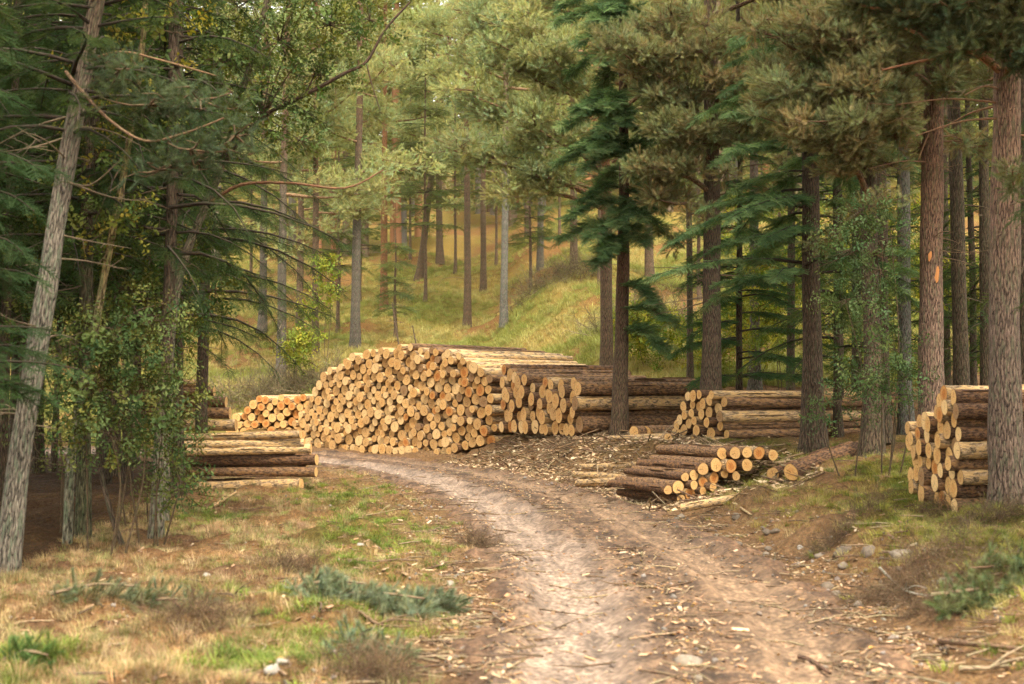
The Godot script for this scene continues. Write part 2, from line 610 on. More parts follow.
	for f in [[0, 2, 3, 1], [4, 5, 7, 6], [0, 1, 5, 4], [2, 6, 7, 3], [0, 4, 6, 2], [1, 3, 7, 5]]:
		m.quad(p8[f[0]], p8[f[1]], p8[f[2]], p8[f[3]])
	S.chip = m.mesh()
	S.stone = []
	for k in 3:
		S.stone.append(stone_mesh(k * 7 + 2, 10, 7))
	# dead leaf on the ground
	m = MB.new()
	m.tri(Vector3(-0.5, 0, 0), Vector3(0, 0.14, 0.34), Vector3(0.5, 0.05, 0))
	m.tri(Vector3(-0.5, 0, 0), Vector3(0.5, 0.05, 0), Vector3(0, 0.18, -0.34))
	S.dead_leaf = m.mesh()
	# stick
	m = MB.new()
	m.tube(PackedVector3Array([Vector3(-0.5, 0, 0), Vector3(-0.15, 0.02, 0.04), Vector3(0.2, 0.0, -0.02), Vector3(0.5, 0.02, 0.03)]), PackedFloat32Array([0.016, 0.014, 0.011, 0.005]), 5)
	m.tube(PackedVector3Array([Vector3(0.1, 0, 0), Vector3(0.25, 0.05, 0.1)]), PackedFloat32Array([0.008, 0.003]), 4)
	S.stick = m.mesh()

func frond(L: float, pairs: int, spread: float, nl: float, nn: int, lift: float, nw: float) -> ArrayMesh:
	var m := MB.new()
	var arms := [[Vector3.ZERO, Vector3(0, L, 0)]]
	for i in pairs:
		var y := L * (0.08 + 0.8 * i / pairs)
		var len := L * 0.5 * spread * (1.0 - 0.75 * float(i) / pairs) + 0.05
		for sgn in [-1.0, 1.0]:
			var dirv := Vector3(sgn, rf(0.55, 1.05), rf(-0.4, 0.3)).normalized()
			arms.append([Vector3(0, y, 0), Vector3(0, y, 0) + dirv * len])
	for a in arms:
		var p: Vector3 = a[0]
		var q: Vector3 = a[1]
		m.col = Color(0.9, 0.62, 0.5)
		m.tube(PackedVector3Array([p, q]), PackedFloat32Array([0.0045, 0.002]), 3)
		var t := (q - p).normalized()
		var s := t.cross(Vector3(0, 0, 1)).normalized()
		var shade := rf(0.8, 1.2)
		var cnt := maxi(5, int(nn * 2.0 * (q - p).length() / L))
		for i in cnt:
			var f := (i + 0.5) / cnt
			for sgn in [-1.0, 1.0, 0.0]:
				var b := p.lerp(q, f)
				var tip: Vector3 = b + (t * rf(0.5, 1.0) + s * (sgn + rf(-0.3, 0.3)) + Vector3(0, 0, rf(-0.35, 0.55) + (0.9 if sgn == 0.0 else 0.0))).normalized() * nl * 1.7 * rf(0.75, 1.25)
				m.col = Color(1, 1, 1) * shade * rf(0.85, 1.15)
				m.tri(b + t * nw, tip, b - t * nw)
	return m.mesh()

func stone_mesh(sd: int, seg: int, rings: int) -> ArrayMesh:
	var r2 := RandomNumberGenerator.new()
	r2.seed = sd
	var f := noise(FastNoiseLite.TYPE_SIMPLEX, 0.9, sd, 3)
	var m := MB.new()
	m.col = Color(1, 1, 1)
	var cuts := []
	for i in 12:
		cuts.append([Vector3(r2.randf_range(-1, 1), r2.randf_range(-1, 1), r2.randf_range(-1, 1)).normalized(), r2.randf_range(0.42, 0.72)])
	for i in rings + 1:
		for j in seg + 1:
			var th := PI * i / rings
			var ph := TAU * (j % seg) / seg
			var dirv := Vector3(sin(th) * cos(ph), cos(th), sin(th) * sin(ph))
			var r := 1.0 + 0.25 * f.get_noise_3dv(dirv)
			for cu in cuts:
				var dd: float = dirv.dot(cu[0])
				if dd > 0.05:
					r = minf(r, cu[1] / dd)
			m.put(dirv * r * 0.5, dirv, Vector2.ZERO)
	for i in rings:
		for j in seg:
			var q := i * (seg + 1) + j
			m.ix.append_array(PackedInt32Array([q, q + 1, q + seg + 2, q, q + seg + 2, q + seg + 1]))
	var st := SurfaceTool.new()
	st.create_from(m.mesh(), 0)
	st.deindex()
	st.generate_normals()
	return st.commit()

# ---------------------------------------------------------------- logs
func build_log_meshes():
	S.log = []
	S.cap = []
	S.cap2 = []
	for k in 8:
		var sides := 16
		var m := MB.new()
		m.col = Color(1, 1, 1)
		var pts := PackedVector3Array()
		var rad := PackedFloat32Array()
		var bx := rf(-0.12, 0.12)
		var bz := rf(-0.12, 0.12)
		for i in 9:
			var t := i / 8.0
			pts.append(Vector3(bx * sin(t * PI), t, bz * sin(t * PI)))
			rad.append((1.0 - 0.16 * t) * (1.0 + (rf(-0.035, 0.035) if i > 0 else 0.0)))
		# outline of this log: the same lump at every ring
		var first := m.v.size()
		var lump := func(an: float) -> float: return 1.0 + 0.05 * sin(an * 2.0 + k) + 0.035 * sin(an * 3.0 + k * 2.2) + 0.02 * sin(an * 5.0 + k)
		var w := sides + 1
		for i in pts.size():
			for j in w:
				var an := TAU * (j % sides) / sides
				var dn := Vector3(cos(an), 0, sin(an))
				m.put(pts[i] + dn * rad[i] * lump.call(an), dn, Vector2(2.0 * j / sides, i * 0.34))
		for i in pts.size() - 1:
			for j in sides:
				var q := first + i * w + j
				m.ix.append_array(PackedInt32Array([q, q + w + 1, q + w, q, q + 1, q + w + 1]))
		# knots: stubs of cut branches
		for i in 5:
			var t := rf(0.12, 0.9)
			var an := rf(0, TAU)
			var dn := Vector3(cos(an), 0, sin(an))
			m.tube(PackedVector3Array([Vector3(0, t, 0) + dn * 0.75, Vector3(0, t + 0.005, 0) + dn * 1.08, Vector3(0, t + 0.006, 0) + dn * 1.085]), PackedFloat32Array([0.16, 0.11, 0.0]), 6)
		S.log.append(m.mesh())
		for e in 2:
			m = MB.new()
			m.col = Color(1, 1, 1)
			var y := 0.0 if e == 0 else 1.0
			var nn := Vector3.DOWN if e == 0 else Vector3.UP
			var R: float = rad[0] if e == 0 else rad[8]
			var tilt := rf(-0.02, 0.02)
			var c0 := m.put(Vector3(0, y - 0.001 * nn.y, 0) + nn * 0.0015, nn, Vector2(0.5, 0.5))
			for j in w:
				var an := TAU * (j % sides) / sides
				var q: Vector3 = Vector3(cos(an), 0, sin(an)) * R * lump.call(an) * 0.998
				m.put(q + Vector3(0, y, 0) + nn * 0.0012, nn, Vector2(0.5 + 0.49 * cos(an), 0.5 + 0.49 * sin(an)))
			for j in sides:
				m.ix.append_array(PackedInt32Array([c0, c0 + 1 + j, c0 + 2 + j] if e == 1 else [c0, c0 + 2 + j, c0 + 1 + j]))
			(S.cap if e == 0 else S.cap2).append(m.mesh())

# a log whose cut face is centred on p, running L metres along axis
func make_log(p: Vector3, axis: Vector3, L: float, r: float, label: String, group: String, cut := -1, bark := -1, ends := 2) -> Node3D:
	var k := rng.randi() % 8
	var c := cut if cut >= 0 else rng.randi() % 6
	var o := MeshInstance3D.new()
	o.name = numbered("log")
	o.mesh = S.log[k]
	o.material_override = M.log_bark[bark if bark >= 0 else rng.randi() % 4]
	add_child(o)
	var b := frame_y(axis, Vector3.UP.rotated(axis.normalized(), rf(0, TAU)))
	o.transform = Transform3D(Basis(b.x * r, b.y * L, b.z * r), p)
	tag(o, label, "log", group)
	part("cut_end", S.cap[k], M.cut[c], o)
	if ends > 1:
		part("cut_end", S.cap2[k], M.cut[rng.randi() % 6], o)
	return o

# rounds dropped one after another into the lowest place under an outline: [u, v, r, layer]
func pack(width: float, top: Callable, floor_: Callable, rmin: float, rmax: float, most: int) -> Array:
	var out := []
	var fails := 0
	while out.size() < most and fails < 14:
		var r := lerpf(rmin, rmax, pow(rng.randf(), 1.3))
		if fails > 6: r = rmin
		var bu := -1.0
		var bv := 1e9
		var bl := 0
		var u := r * 0.6 + rf(0, 0.03)
		while u < width - r * 0.6:
			var v: float = floor_.call(u) + r
			var lay := 1
			for q in out:
				var du: float = absf(u - q[0])
				var rr: float = r + q[2]
				if du < rr:
					var vv: float = q[1] + sqrt(rr * rr - du * du)
					if vv > v:
						v = vv
						lay = q[3] + 1
			if v + r * 0.7 < top.call(u) and v < bv:
				bv = v; bu = u; bl = lay
			u += 0.03
		if bu < 0:
			fails += 1
			continue
		out.append([bu, bv, r, bl])
	return out

const ORD := ["first", "second", "third", "fourth", "fifth", "sixth", "seventh", "eighth", "ninth", "tenth", "eleventh", "twelfth", "thirteenth", "fourteenth", "fifteenth", "sixteenth", "seventeenth", "eighteenth", "nineteenth", "twentieth", "twenty-first", "twenty-second", "twenty-third", "twenty-fourth", "twenty-fifth", "twenty-sixth", "twenty-seventh", "twenty-eighth", "twenty-ninth", "thirtieth", "thirty-first", "thirty-second", "thirty-third", "thirty-fourth"]

const NUM := ["none", "one", "two", "three", "four", "five", "six", "seven", "eight", "nine", "ten", "eleven", "twelve", "thirteen", "fourteen", "fifteen", "sixteen", "seventeen", "eighteen", "nineteen"]

func stack(corner: Vector3, axis: Vector3, L: float, circles: Array, words: String, group: String, jut: float, barks: Array):
	var face := Vector3(-axis.z, 0, axis.x)          # runs along the cut faces, towards the viewer's side
	var nth := {}
	circles.sort_custom(func(a, b): return a[0] < b[0])
	for q in circles:
		nth[q[3]] = nth.get(q[3], -1) + 1
		var c := pick([0, 0, 1, 1, 1, 2, 3, 3, 4, 5, 5, 5]) as int
		var p: Vector3 = corner + face * q[0] + Vector3(0, q[1], 0) - axis * rf(-jut, jut)
		var ax := (axis + face * rf(-0.006, 0.006) + Vector3(0, rf(-0.003, 0.003), 0)).normalized()
		var label := "%s log, %s in layer %s of the %s" % [M.cut_words[c], ORD[mini(nth[q[3]], 33)], NUM[mini(q[3], 19)], words]
		make_log(p, ax, L * rf(0.97, 1.03), q[2], label, group, c, pick(barks))

func prof(pts: Array, u: float) -> float:
	for i in pts.size() - 1:
		if u <= pts[i + 1][0]:
			return lerpf(pts[i][1], pts[i + 1][1], clampf((u - pts[i][0]) / (pts[i + 1][0] - pts[i][0]), 0, 1))
	return pts[-1][1]

func build_logs():
	# the great pile: its cut faces look towards the track's near side
	var ax := Vector3(0.666, 0, -0.746)
	var c0 := Vector3(-5.75, 0, -37.6)
	var fd := Vector3(-ax.z, 0, ax.x)
	var fl := func(u: float) -> float:
		var q: Vector3 = c0 + fd * u
		return lerpf(0.22, 0.08, ss(0, 2.5, u)) + 0.28 * ss(5.3, 6.8, u)
	var tp := func(u: float) -> float: return prof([[0, 0.75], [0.5, 1.35], [1.2, 2.15], [2.4, 2.62], [4.0, 2.82], [5.3, 2.72], [6.2, 2.5], [7.15, 2.0]], u)
	var cs := pack(7.15, tp, fl, 0.088, 0.142, 340)
	cs.sort_custom(func(a, b): return a[0] > b[0])
	var beyond := cs.slice(140)
	cs = cs.slice(0, 140)
	joined_logs("far_end_logs", "far left shoulder of the great pile, its smallest pale log ends", c0, ax, 4.2, beyond, [0, 5, 1, 3])
	stack(c0, ax, 4.2, cs, "great pile from its shoulder end", "sawn logs in the great pile beside the track", 0.08, [1, 3, 3, 1, 0])
	# stack beside it with its thick butts in steep view
	ax = Vector3(0.899, 0, -0.438)
	cs = pack(3.7, func(u): return prof([[0, 1.5], [0.9, 1.4], [1.5, 1.2], [3.7, 1.16]], u), func(_u): return 0.0, 0.12, 0.165, 64)
	print("second ", cs.size())
	stack(Vector3(-0.26, 0.72, -31.83), ax, 2.95, cs, "thick log stack from its far end", "thick logs stacked between the great pile and the fir", 0.09, [0, 0, 1, 2])
	# stack among the trees beyond the bank
	ax = Vector3(0.883, 0, -0.469)
	cs = pack(1.75, func(u): return prof([[0, 0.36], [0.4, 0.62], [0.7, 1.06], [1.75, 1.0]], u), func(_u): return 0.0, 0.083, 0.112, 50)
	print("third ", cs.size())
	stack(Vector3(2.95, 0.61, -27.0), ax, 3.9, cs, "long log stack from its far end", "long logs stacked under the trees behind the bank", 0.12, [0, 1, 2])
	# stack beside the big trunk
	ax = Vector3(0.9976, 0, -0.07)
	cs = pack(1.66, func(u): return prof([[0, 1.14], [0.9, 1.24], [1.1, 1.48], [1.66, 1.54]], u), func(u): return height(4.74 + 0.07 * u, 17.16 - 0.9976 * u) - 0.20, 0.08, 0.112, 62)
	print("fifth ", cs.size())
	stack(Vector3(4.74, 0.19, -17.16), ax, 1.9, cs, "short log stack from its far end", "logs stacked against the big pine trunk", 0.06, [0, 1, 2])
	# low heap down the bank: the ends look at the track, the logs run back up the slope
	var heap := [[722, 453.5, 11.5], [735, 453, 12], [747, 452.5, 11], [759, 453, 12.5], [773, 455, 11], [703, 469, 12], [716, 465, 13], [731, 466, 12.5], [747, 465, 12], [685, 477, 8.5], [694, 475, 10], [714, 478, 11], [724.5, 474, 8], [736, 476, 9], [694, 485, 8.5], [703, 482, 10], [713, 487, 8], [668, 490, 9], [678, 487, 12.5], [690, 494, 11.5], [703, 491, 8], [681, 499, 9]]
	var i := 0
	for hq in heap:
		var dd: float = 19.9 + (hq[0] - 700) * 0.006 + rf(-0.1, 0.1)
		var p := at(hq[0], hq[1], dd)
		var r: float = hq[2] * 0.5 * dd / F * 1.06
		var a2 := Vector3(-0.46 + rf(-0.04, 0.04), 0, -0.88).normalized()
		var tail := p + a2 * 1.6
		tail.y = maxf(p.y, height(tail.x, -tail.z) + r * 0.6)
		var c := [1, 3, 5, 2][i % 4] as int
		make_log(p, (tail - p).normalized(), 1.6, r, "%s log end, %s in the low heap sliding down the bank" % [M.cut_words[c], ORD[i]], "logs in the low heap on the bank", c, [0, 2, 0, 1][i % 4])
		i += 1
	# loose logs
	var a := at(791, 467, 19.5)
	var b := at(866, 451, 21.0)
	a.y = height(a.x, -a.z) + 0.13
	b.y = height(b.x, -b.z) + 0.11
	make_log(a, (b - a).normalized(), 2.3, 0.115, "thick dark barked log lying alone on the mossy bank", "", 1, 2)
	a = at(773, 467, 19.9); b = at(850, 452, 21.4)
	a.y = height(a.x, -a.z) + 0.10
	b.y = height(b.x, -b.z) + 0.10
	make_log(a, (b - a).normalized(), 2.1, 0.10, "log half hidden behind the thick dark log on the bank", "", 3, 2)
	a = at(634, 432.5, 27.2)
	make_log(a, Vector3(0.75, 0.02, -0.66), 1.6, 0.125, "oval log butt just beside the slim fir trunk", "", 5, 0)
	a = at(646, 432.5, 27.3)
	make_log(a, Vector3(0.75, 0.02, -0.66), 1.6, 0.13, "round log butt second from the slim fir trunk", "", 1, 0)
	a = at(682, 508, 18.5); b = at(770, 493, 17.9)
	make_log(a, (b - a).normalized(), a.distance_to(b), 0.055, "thin peeled pole lying below the log heap", "", 0, 3)
	for q in [[600, 470, 25.0, 645, 478, 23.6], [592, 476, 24.2, 640, 486, 22.8], [626, 462, 26.0, 668, 470, 24.5], [596, 482, 23.6, 648, 495, 22.2]]:
		a = at(q[3], q[4], q[5]); b = at(q[0], q[1], q[2])
		b.y = height(b.x, -b.z) + 0.08
		a.y = height(a.x, -a.z) + 0.09
		make_log(a, (b - a).normalized(), a.distance_to(b) + 0.6, 0.075, ["weathered log topmost on the debris slope beside the low heap", "weathered log second down the debris slope", "mossy log behind the others on the debris slope", "lowest weathered log on the debris slope by the track"][[600, 592, 626, 596].find(q[0])], "", 3, 1)
	# near side of the track: logs seen along their bark
	var rows := [[487, 0.115, 305, 196, "lowest log of the bark-side stack by the track"], [473.5, 0.09, 314, 195, "second log up in the bark-side stack by the track"], [462, 0.105, 316, 188, "third log up in the bark-side stack by the track"], [451, 0.085, 313, 187, "fourth log up in the bark-side stack by the track"], [443, 0.075, 309, 184, "pale peeled log near the top of the bark-side stack"], [436, 0.07, 302, 181, "topmost log of the bark-side stack by the track"]]
	for q in rows:
		a = at(q[2] + rf(-5, 3), q[0] - 1 + rf(-1.5, 1.5), 22.6 + rf(-0.1, 0.1)); b = at(q[3] + rf(-8, 4), q[0] + rf(-2.5, 2.5), 22.9 + rf(-0.2, 0.2))
		make_log(a, (b - a).normalized(), a.distance_to(b), q[1] * 0.88, q[4], "logs lying bark-side on beside the track", 5, [1, 0, 2, 3, 3, 1][rows.find(q)])
	for q in [[484, 0.10, 300, 23.0, "lowest"], [470, 0.10, 307, 23.05, "second"], [458, 0.10, 310, 22.95, "third"], [447, 0.09, 296, 22.9, "topmost"]]:
		a = at(q[2], q[0], q[3]); b = a + Vector3(-2.0, 0.0, -0.25)
		make_log(a, (b - a + Vector3(0, rf(-0.05, 0.05), rf(-0.1, 0.1))).normalized(), 1.9 + rf(0, 0.3), q[1], q[4] + " log of the back row in the bark-side stack by the track", "back row of the bark-side stack", 5, 0)
	# stack half hidden by the wood
	rows = [[425, 236, 0.12, "lowest log of the shaded stack behind the spruce"], [413, 230, 0.115, "second log up in the shaded stack behind the spruce"], [402, 226, 0.105, "third log up in the shaded stack behind the spruce"], [391, 214, 0.10, "fourth log up in the shaded stack behind the spruce"], [383, 207, 0.08, "topmost log of the shaded stack behind the spruce"]]
	for q in rows:
		a = at(q[1], q[0], 28.0); b = a + Vector3(-2.6, 0.02, -0.2)
		make_log(a, (b - a).normalized(), 2.6, q[2], q[3], "logs in the shaded stack", 3, [1, 0, 2, 0, 1][rows.find(q)])
	# small far stack: past the count of logs that are things of their own
	ax = Vector3(0.3, 0, -0.954)
	c0 = Vector3(-8.05, 0.42, -40.4)
	fd = Vector3(-ax.z, 0, ax.x)
	cs = pack(2.75, func(u): return prof([[0, 0.35], [0.7, 0.95], [1.0, 1.12], [2.75, 1.15]], u), func(_u): return 0.0, 0.095, 0.13, 60)
	print("far ", cs.size())
	joined_logs("far_log_stack", "small far stack of orange log ends beyond the great pile", c0, ax, 3.0, cs, [2, 1, 5, 2])

# logs past the number that are things of their own, still each with its own bark and cut face
func joined_logs(called: String, label: String, c0: Vector3, ax: Vector3, L: float, cs: Array, cuts: Array):
	var fd := Vector3(-ax.z, 0, ax.x)
	var per := []
	for k in 4:
		per.append(MB.new())
	var body := MB.new()
	for q in cs:
		var k := rng.randi() % 4
		var p: Vector3 = c0 + fd * q[0] + Vector3(0, q[1], 0) - ax * rf(-0.07, 0.07)
		body.tube(PackedVector3Array([p, p + ax * L * 0.5, p + ax * L]), PackedFloat32Array([q[2], q[2] * 0.95, q[2] * 0.88]), 16, 0.0, 1.5, 0.5)
		var m: MB = per[k]
		var cv := m.put(p - ax * 0.004, -ax, Vector2(0.5, 0.5))
		var up := Vector3.UP
		var ph := rf(0, TAU)
		for j in 17:
			var an := TAU * (j % 16) / 16
			m.put(p - ax * 0.003 + (fd * cos(an) + up * sin(an)) * q[2] * (1.0 + 0.04 * sin(an * 2 + ph)), -ax, Vector2(0.5 + 0.49 * cos(an + ph), 0.5 + 0.49 * sin(an + ph)))
		for j in 16:
			m.ix.append_array(PackedInt32Array([cv, cv + 2 + j, cv + 1 + j]))
	var far := thing(called, label, "log stack")
	far.set_meta("kind", "stuff")
	part("bark", body.mesh(), M.log_bark[1], far).set_meta("kind", "stuff")
	for k in 4:
		part("cut_ends", per[k].mesh(), M.cut[cuts[k]], far).set_meta("kind", "stuff")

# ---------------------------------------------------------------- trees
func trunk(node: Node3D, p: Array, r0: float, r1: float, low: Color, high: Color, turn: float, flare := 1.5, sides := 14, steps := 6) -> PackedVector3Array:
	var pts := curve(p, steps)
	var rad := taper(pts.size(), r0, r1)
	var cols := PackedColorArray()
	for i in pts.size():
		var hh := pts[i].y - pts[0].y
		rad[i] *= 1.0 + (flare - 1.0) * exp(-hh / (r0 * 2.2))
		cols.append(low.lerp(high, ss(turn * 0.6, turn * 1.3, hh)))
	var m := MB.new()
	m.tube(pts, rad, sides, 0.07, maxf(1.0, round(TAU * r0 / 0.22)), 0.85, cols, int(p[0].x * 10))
	part("trunk", m.mesh(), M.bark, node)
	return pts

func limb(node: Node3D, p: Array, r0: float, r1: float, c: Color, called := "branch"):
	var pts := curve(p, 5)
	var m := MB.new()
	m.col = c
	m.tube(pts, taper(pts.size(), r0, r1), 7, 0.06, 1.0, 1.5)
	part(called, m.mesh(), M.twig, node)

func on_trunk(pts: PackedVector3Array, y: float) -> Vector3:
	for i in pts.size() - 1:
		if pts[i + 1].y >= y:
			return pts[i].lerp(pts[i + 1], clampf((y - pts[i].y) / maxf(pts[i + 1].y - pts[i].y, 0.001), 0, 1))
	return pts[-1]

# a bushy clump of shoots on fine twigs
func clump(sc: Scatter, tw: MB, c: Vector3, r: Vector3, n: int, pal: Array, size: float, up := 0.6, from := Vector3.ZERO):
	var out := (c - from).normalized() if from != Vector3.ZERO else Vector3.ZERO
	n = int(n * 3.4)
	size *= 0.78
	var tufts := 6 + rng.randi() % 4
	var tint := rf(0.82, 1.2)
	for k in tufts:
		var dv := rdir()
		var tc := c + dv * r * rf(0.45, 1.15)
		var tr := r * rf(0.32, 0.55)
		tw.tube(PackedVector3Array([c - out * r.x * 0.3, c.lerp(tc, 0.55) - Vector3(0, r.y * 0.1, 0), tc]), PackedFloat32Array([0.014, 0.010, 0.006]), 3)
		var main: Color = pick(pal)
		for i in maxi(3, n / tufts):
			var d2 := rdir()
			var p := tc + d2 * tr * lerpf(0.2, 1.0, sqrt(rng.randf()))
			var y := (d2 * 0.9 + Vector3.UP * up * rf(0.1, 1.1) + out * rf(0, 0.7) + rdir() * 0.4).normalized()
			var cc := main.lerp(pick(pal), 0.4)
			sc.add(Transform3D(frame_y(y, rdir(), size * rf(0.7, 1.3)), p), jit(Color(cc.r * tint, cc.g * tint, cc.b * tint), 0.2))
			if i % 9 == 0:
				tw.tube(PackedVector3Array([tc, p]), PackedFloat32Array([0.006, 0.003]), 3)

# Scots pine: bare lower trunk, spreading limbs with bushy clumps
func pine(node: Node3D, tp: PackedVector3Array, h0: float, h1: float, n: int, reach: float, cr: float, shoots: int, pal: Array, size: float, limbc: Color, arc := TAU, dir0 := 0.0, extra := []):
	var sc := Scatter.new()
	var tw := MB.new()
	tw.col = limbc * 0.8
	var base := node.position
	for i in n:
		var f := (i + rf(0, 0.8)) / n
		var y := lerpf(h0, h1, f)
		var st := on_trunk(tp, y)
		var an := dir0 + (i * 2.4 if arc == TAU else rf(-arc / 2, arc / 2))
		var L := reach * lerpf(1.0, 0.35, f * f) * rf(0.7, 1.15)
		var dv := Vector3(cos(an), 0, sin(an))
		var tip := st + dv * L + Vector3(0, L * rf(-0.05, 0.35), 0)
		limb(node, [st, st.lerp(tip, 0.5) + Vector3(0, -0.05 * L, 0), tip], 0.02 + 0.018 * L, 0.012, limbc)
		var nc := maxi(2, int(L / (cr * 0.9)) + 1)
		for k in nc:
			var t := lerpf(0.45, 1.05, float(k) / maxi(nc - 1, 1))
			var q := st.lerp(tip, t) + dv.cross(Vector3.UP) * rf(-0.5, 0.5) * cr + Vector3(0, rf(0, 0.5) * cr, 0)
			clump(sc, tw, q, Vector3(cr, cr * 0.55, cr) * rf(0.75, 1.2), shoots, pal, size, 0.6, st)
	for i in 7:          # thin low twigs with a few tufts, half dead
		var st := on_trunk(tp, h0 - rf(0.0, 1.5))
		var an := rf(0, TAU)
		var tip := st + Vector3(cos(an), rf(-0.35, 0.1), sin(an)) * reach * rf(0.3, 0.75)
		tw.tube(curve([st, st.lerp(tip, 0.5) + Vector3(0, 0.06, 0), tip], 4), taper(9, 0.016, 0.004), 4)
		for k in 3:
			var q := st.lerp(tip, rf(0.5, 1.05))
			tw.tube(PackedVector3Array([q, q + rdir() * 0.3, q + rdir() * 0.45]), PackedFloat32Array([0.005, 0.003, 0.0015]), 3)
		if i % 2 == 0:
			clump(sc, tw, tip, Vector3(cr, cr * 0.5, cr) * 0.55, int(shoots * 0.35), pal, size, 0.4, st)
	for e in extra:      # limbs seen in the photograph: [tip, clump radius, clumps, start height]
		var tip: Vector3 = e[0] - base
		var st := on_trunk(tp, e[3] - base.y)
		var side := (tip - st).cross(Vector3.UP).normalized()
		limb(node, [st, st.lerp(tip, 0.35) + Vector3(0, 0.10, 0), st.lerp(tip, 0.7) + Vector3(0, 0.02, 0), tip], 0.035 + 0.012 * st.distance_to(tip), 0.014, limbc)
		for k in int(e[2]):
			var t := lerpf(0.5, 1.05, (k + 0.5) / e[2])
			clump(sc, tw, st.lerp(tip, t) + side * rf(-1, 1) * e[1] * 0.8 + Vector3(0, rf(-0.2, 0.7) * e[1], 0), Vector3(e[1], e[1] * 0.55, e[1]) * rf(0.7, 1.15), shoots, pal, size, 0.6, st)
	copies("crown", sc, S.pine, M.needle, node)
	if tw.v.size():
		part("twigs", tw.mesh(), M.twig, node).set_meta("kind", "stuff")

# spruce or fir: whorls of boughs carrying flat sprays
func conifer(node: Node3D, tp: PackedVector3Array, h0: float, h1: float, step: float, reach: float, droop: float, hang: float, pal: Array, mesh: Mesh, size: float, per: int, gap := 0.0, thin := 1.0, ctr := 0.75):
	var sc := Scatter.new()
	var tw := MB.new()
	tw.col = Color(0.075, 0.055, 0.04)
	var y := h0
	var k := 0
	while y < h1:
		var f := (y - h0) / maxf(h1 - h0, 0.1)
		for b in per:
			if gap > 0.0 and rng.randf() < gap: continue
			var an := k * 1.1 + TAU * b / per + rf(-0.35, 0.35)
			var dv := Vector3(cos(an), 0, sin(an))
			var L := reach * pow(1.0 - f, ctr) * rf(0.5, 1.15) + 0.15
			var dr := droop * rf(0.5, 1.7)
			var st := on_trunk(tp, y + rf(-0.15, 0.15))
			var pts := PackedVector3Array()
			for t in 6:
				var q := t / 5.0
				pts.append(st + dv * L * q + Vector3(0, L * (0.18 * q - dr * q * q), 0) + dv.cross(Vector3.UP) * L * 0.06 * sin(q * 4 + k))
			tw.tube(pts, taper(6, 0.009 + 0.009 * L, 0.004), 4)
			var nf := maxi(4, int(L / (0.105 * size) * thin))
			for i in nf:
				var q := lerpf(0.22, 1.0, (i + rf(0, 0.6)) / nf)
				var qi := mini(int(q * 5), 4)
				var p := pts[qi].lerp(pts[qi + 1], q * 5 - qi)
				var fw := (pts[qi + 1] - pts[qi]).normalized()
				var sd := fw.cross(Vector3.UP).normalized()
				var sg := 1.0 if i % 2 else -1.0
				if q > 0.93: sg = 0.0
				var yv := (fw * 0.8 + sd * sg * rf(0.5, 1.0) + Vector3(0, -hang * rf(0.4, 1.2), 0)).normalized()
				sc.add(Transform3D(frame_y(yv, Vector3(rf(-0.6, 0.6), 1, rf(-0.6, 0.6)), size * rf(0.55, 1.1) * lerpf(1.0, 0.7, q)), p), jit(pick(pal), 0.22))
		y += step * rf(0.75, 1.25)
		k += 1
	copies("crown", sc, mesh, M.needle, node)
	part("twigs", tw.mesh(), M.twig, node).set_meta("kind", "stuff")

# broadleaf: clumps of leafy sprigs on fine stems
func leafy_plant(node: Node3D, clumps: Array, pal: Array, mesh: Mesh, size: float, root: Vector3):
	var sc := Scatter.new()
	var tw := MB.new()
	tw.col = Color(0.16, 0.11, 0.07)
	var base := node.position
	for q in clumps:       # [centre, radius, sprigs]
		var c: Vector3 = q[0] - base
		var r: float = q[1]
		var foot := (root - base).lerp(Vector3(c.x, (root - base).y, c.z), 0.75) if absf(root.y - height(root.x, -root.z)) < 0.1 else root - base
		if rng.randf() < 0.45: tw.tube(curve([foot, foot.lerp(c, 0.5) + Vector3(rf(-0.15, 0.15), 0.1, rf(-0.15, 0.15)), c], 4), taper(9, 0.012, 0.005), 5)
		for i in int(q[2] * 0.8):
			var dv := rdir()
			var p := c + dv * Vector3(r, r * 0.75, r) * pow(rng.randf(), 0.45)
			sc.add(Transform3D(frame_y((dv + Vector3(0, 0.25, 0)).normalized(), rdir(), size * rf(0.7, 1.35)), p), jit(pick(pal), 0.3))
			if i % 5 == 0:
				tw.tube(PackedVector3Array([c, c.lerp(p, 0.5) + rdir() * 0.05, p]), PackedFloat32Array([0.007, 0.005, 0.002]), 3)
	copies("foliage", sc, mesh, M.leaf, node)
	part("stem", tw.mesh(), M.twig, node).set_meta("kind", "stuff")

func dead_twigs(node: Node3D, tp: PackedVector3Array, y0: float, y1: float, n: int, L: float, c: Color):
	var m := MB.new()
	m.col = c
	for i in n:
		var st := on_trunk(tp, rf(y0, y1))
		var an := rf(0, TAU)
		var dv := Vector3(cos(an), 0, sin(an))
		var l := L * rf(0.3, 1.2)
		var tip := st + dv * l + Vector3(0, l * rf(-0.45, 0.25), 0)
		var pts := curve([st, st.lerp(tip, 0.5) + rdir() * 0.08 * l, tip], 3)
		m.tube(pts, taper(pts.size(), 0.006 + 0.007 * l, 0.002), 4)
		for k in 4:
			var q := st.lerp(tip, rf(0.3, 0.95))
			m.tube(PackedVector3Array([q, q + (dv * 0.5 + rdir() * 0.7) * l * 0.3]), PackedFloat32Array([0.005, 0.0015]), 3)
	part("dead_twigs", m.mesh(), M.twig, node).set_meta("kind", "stuff")

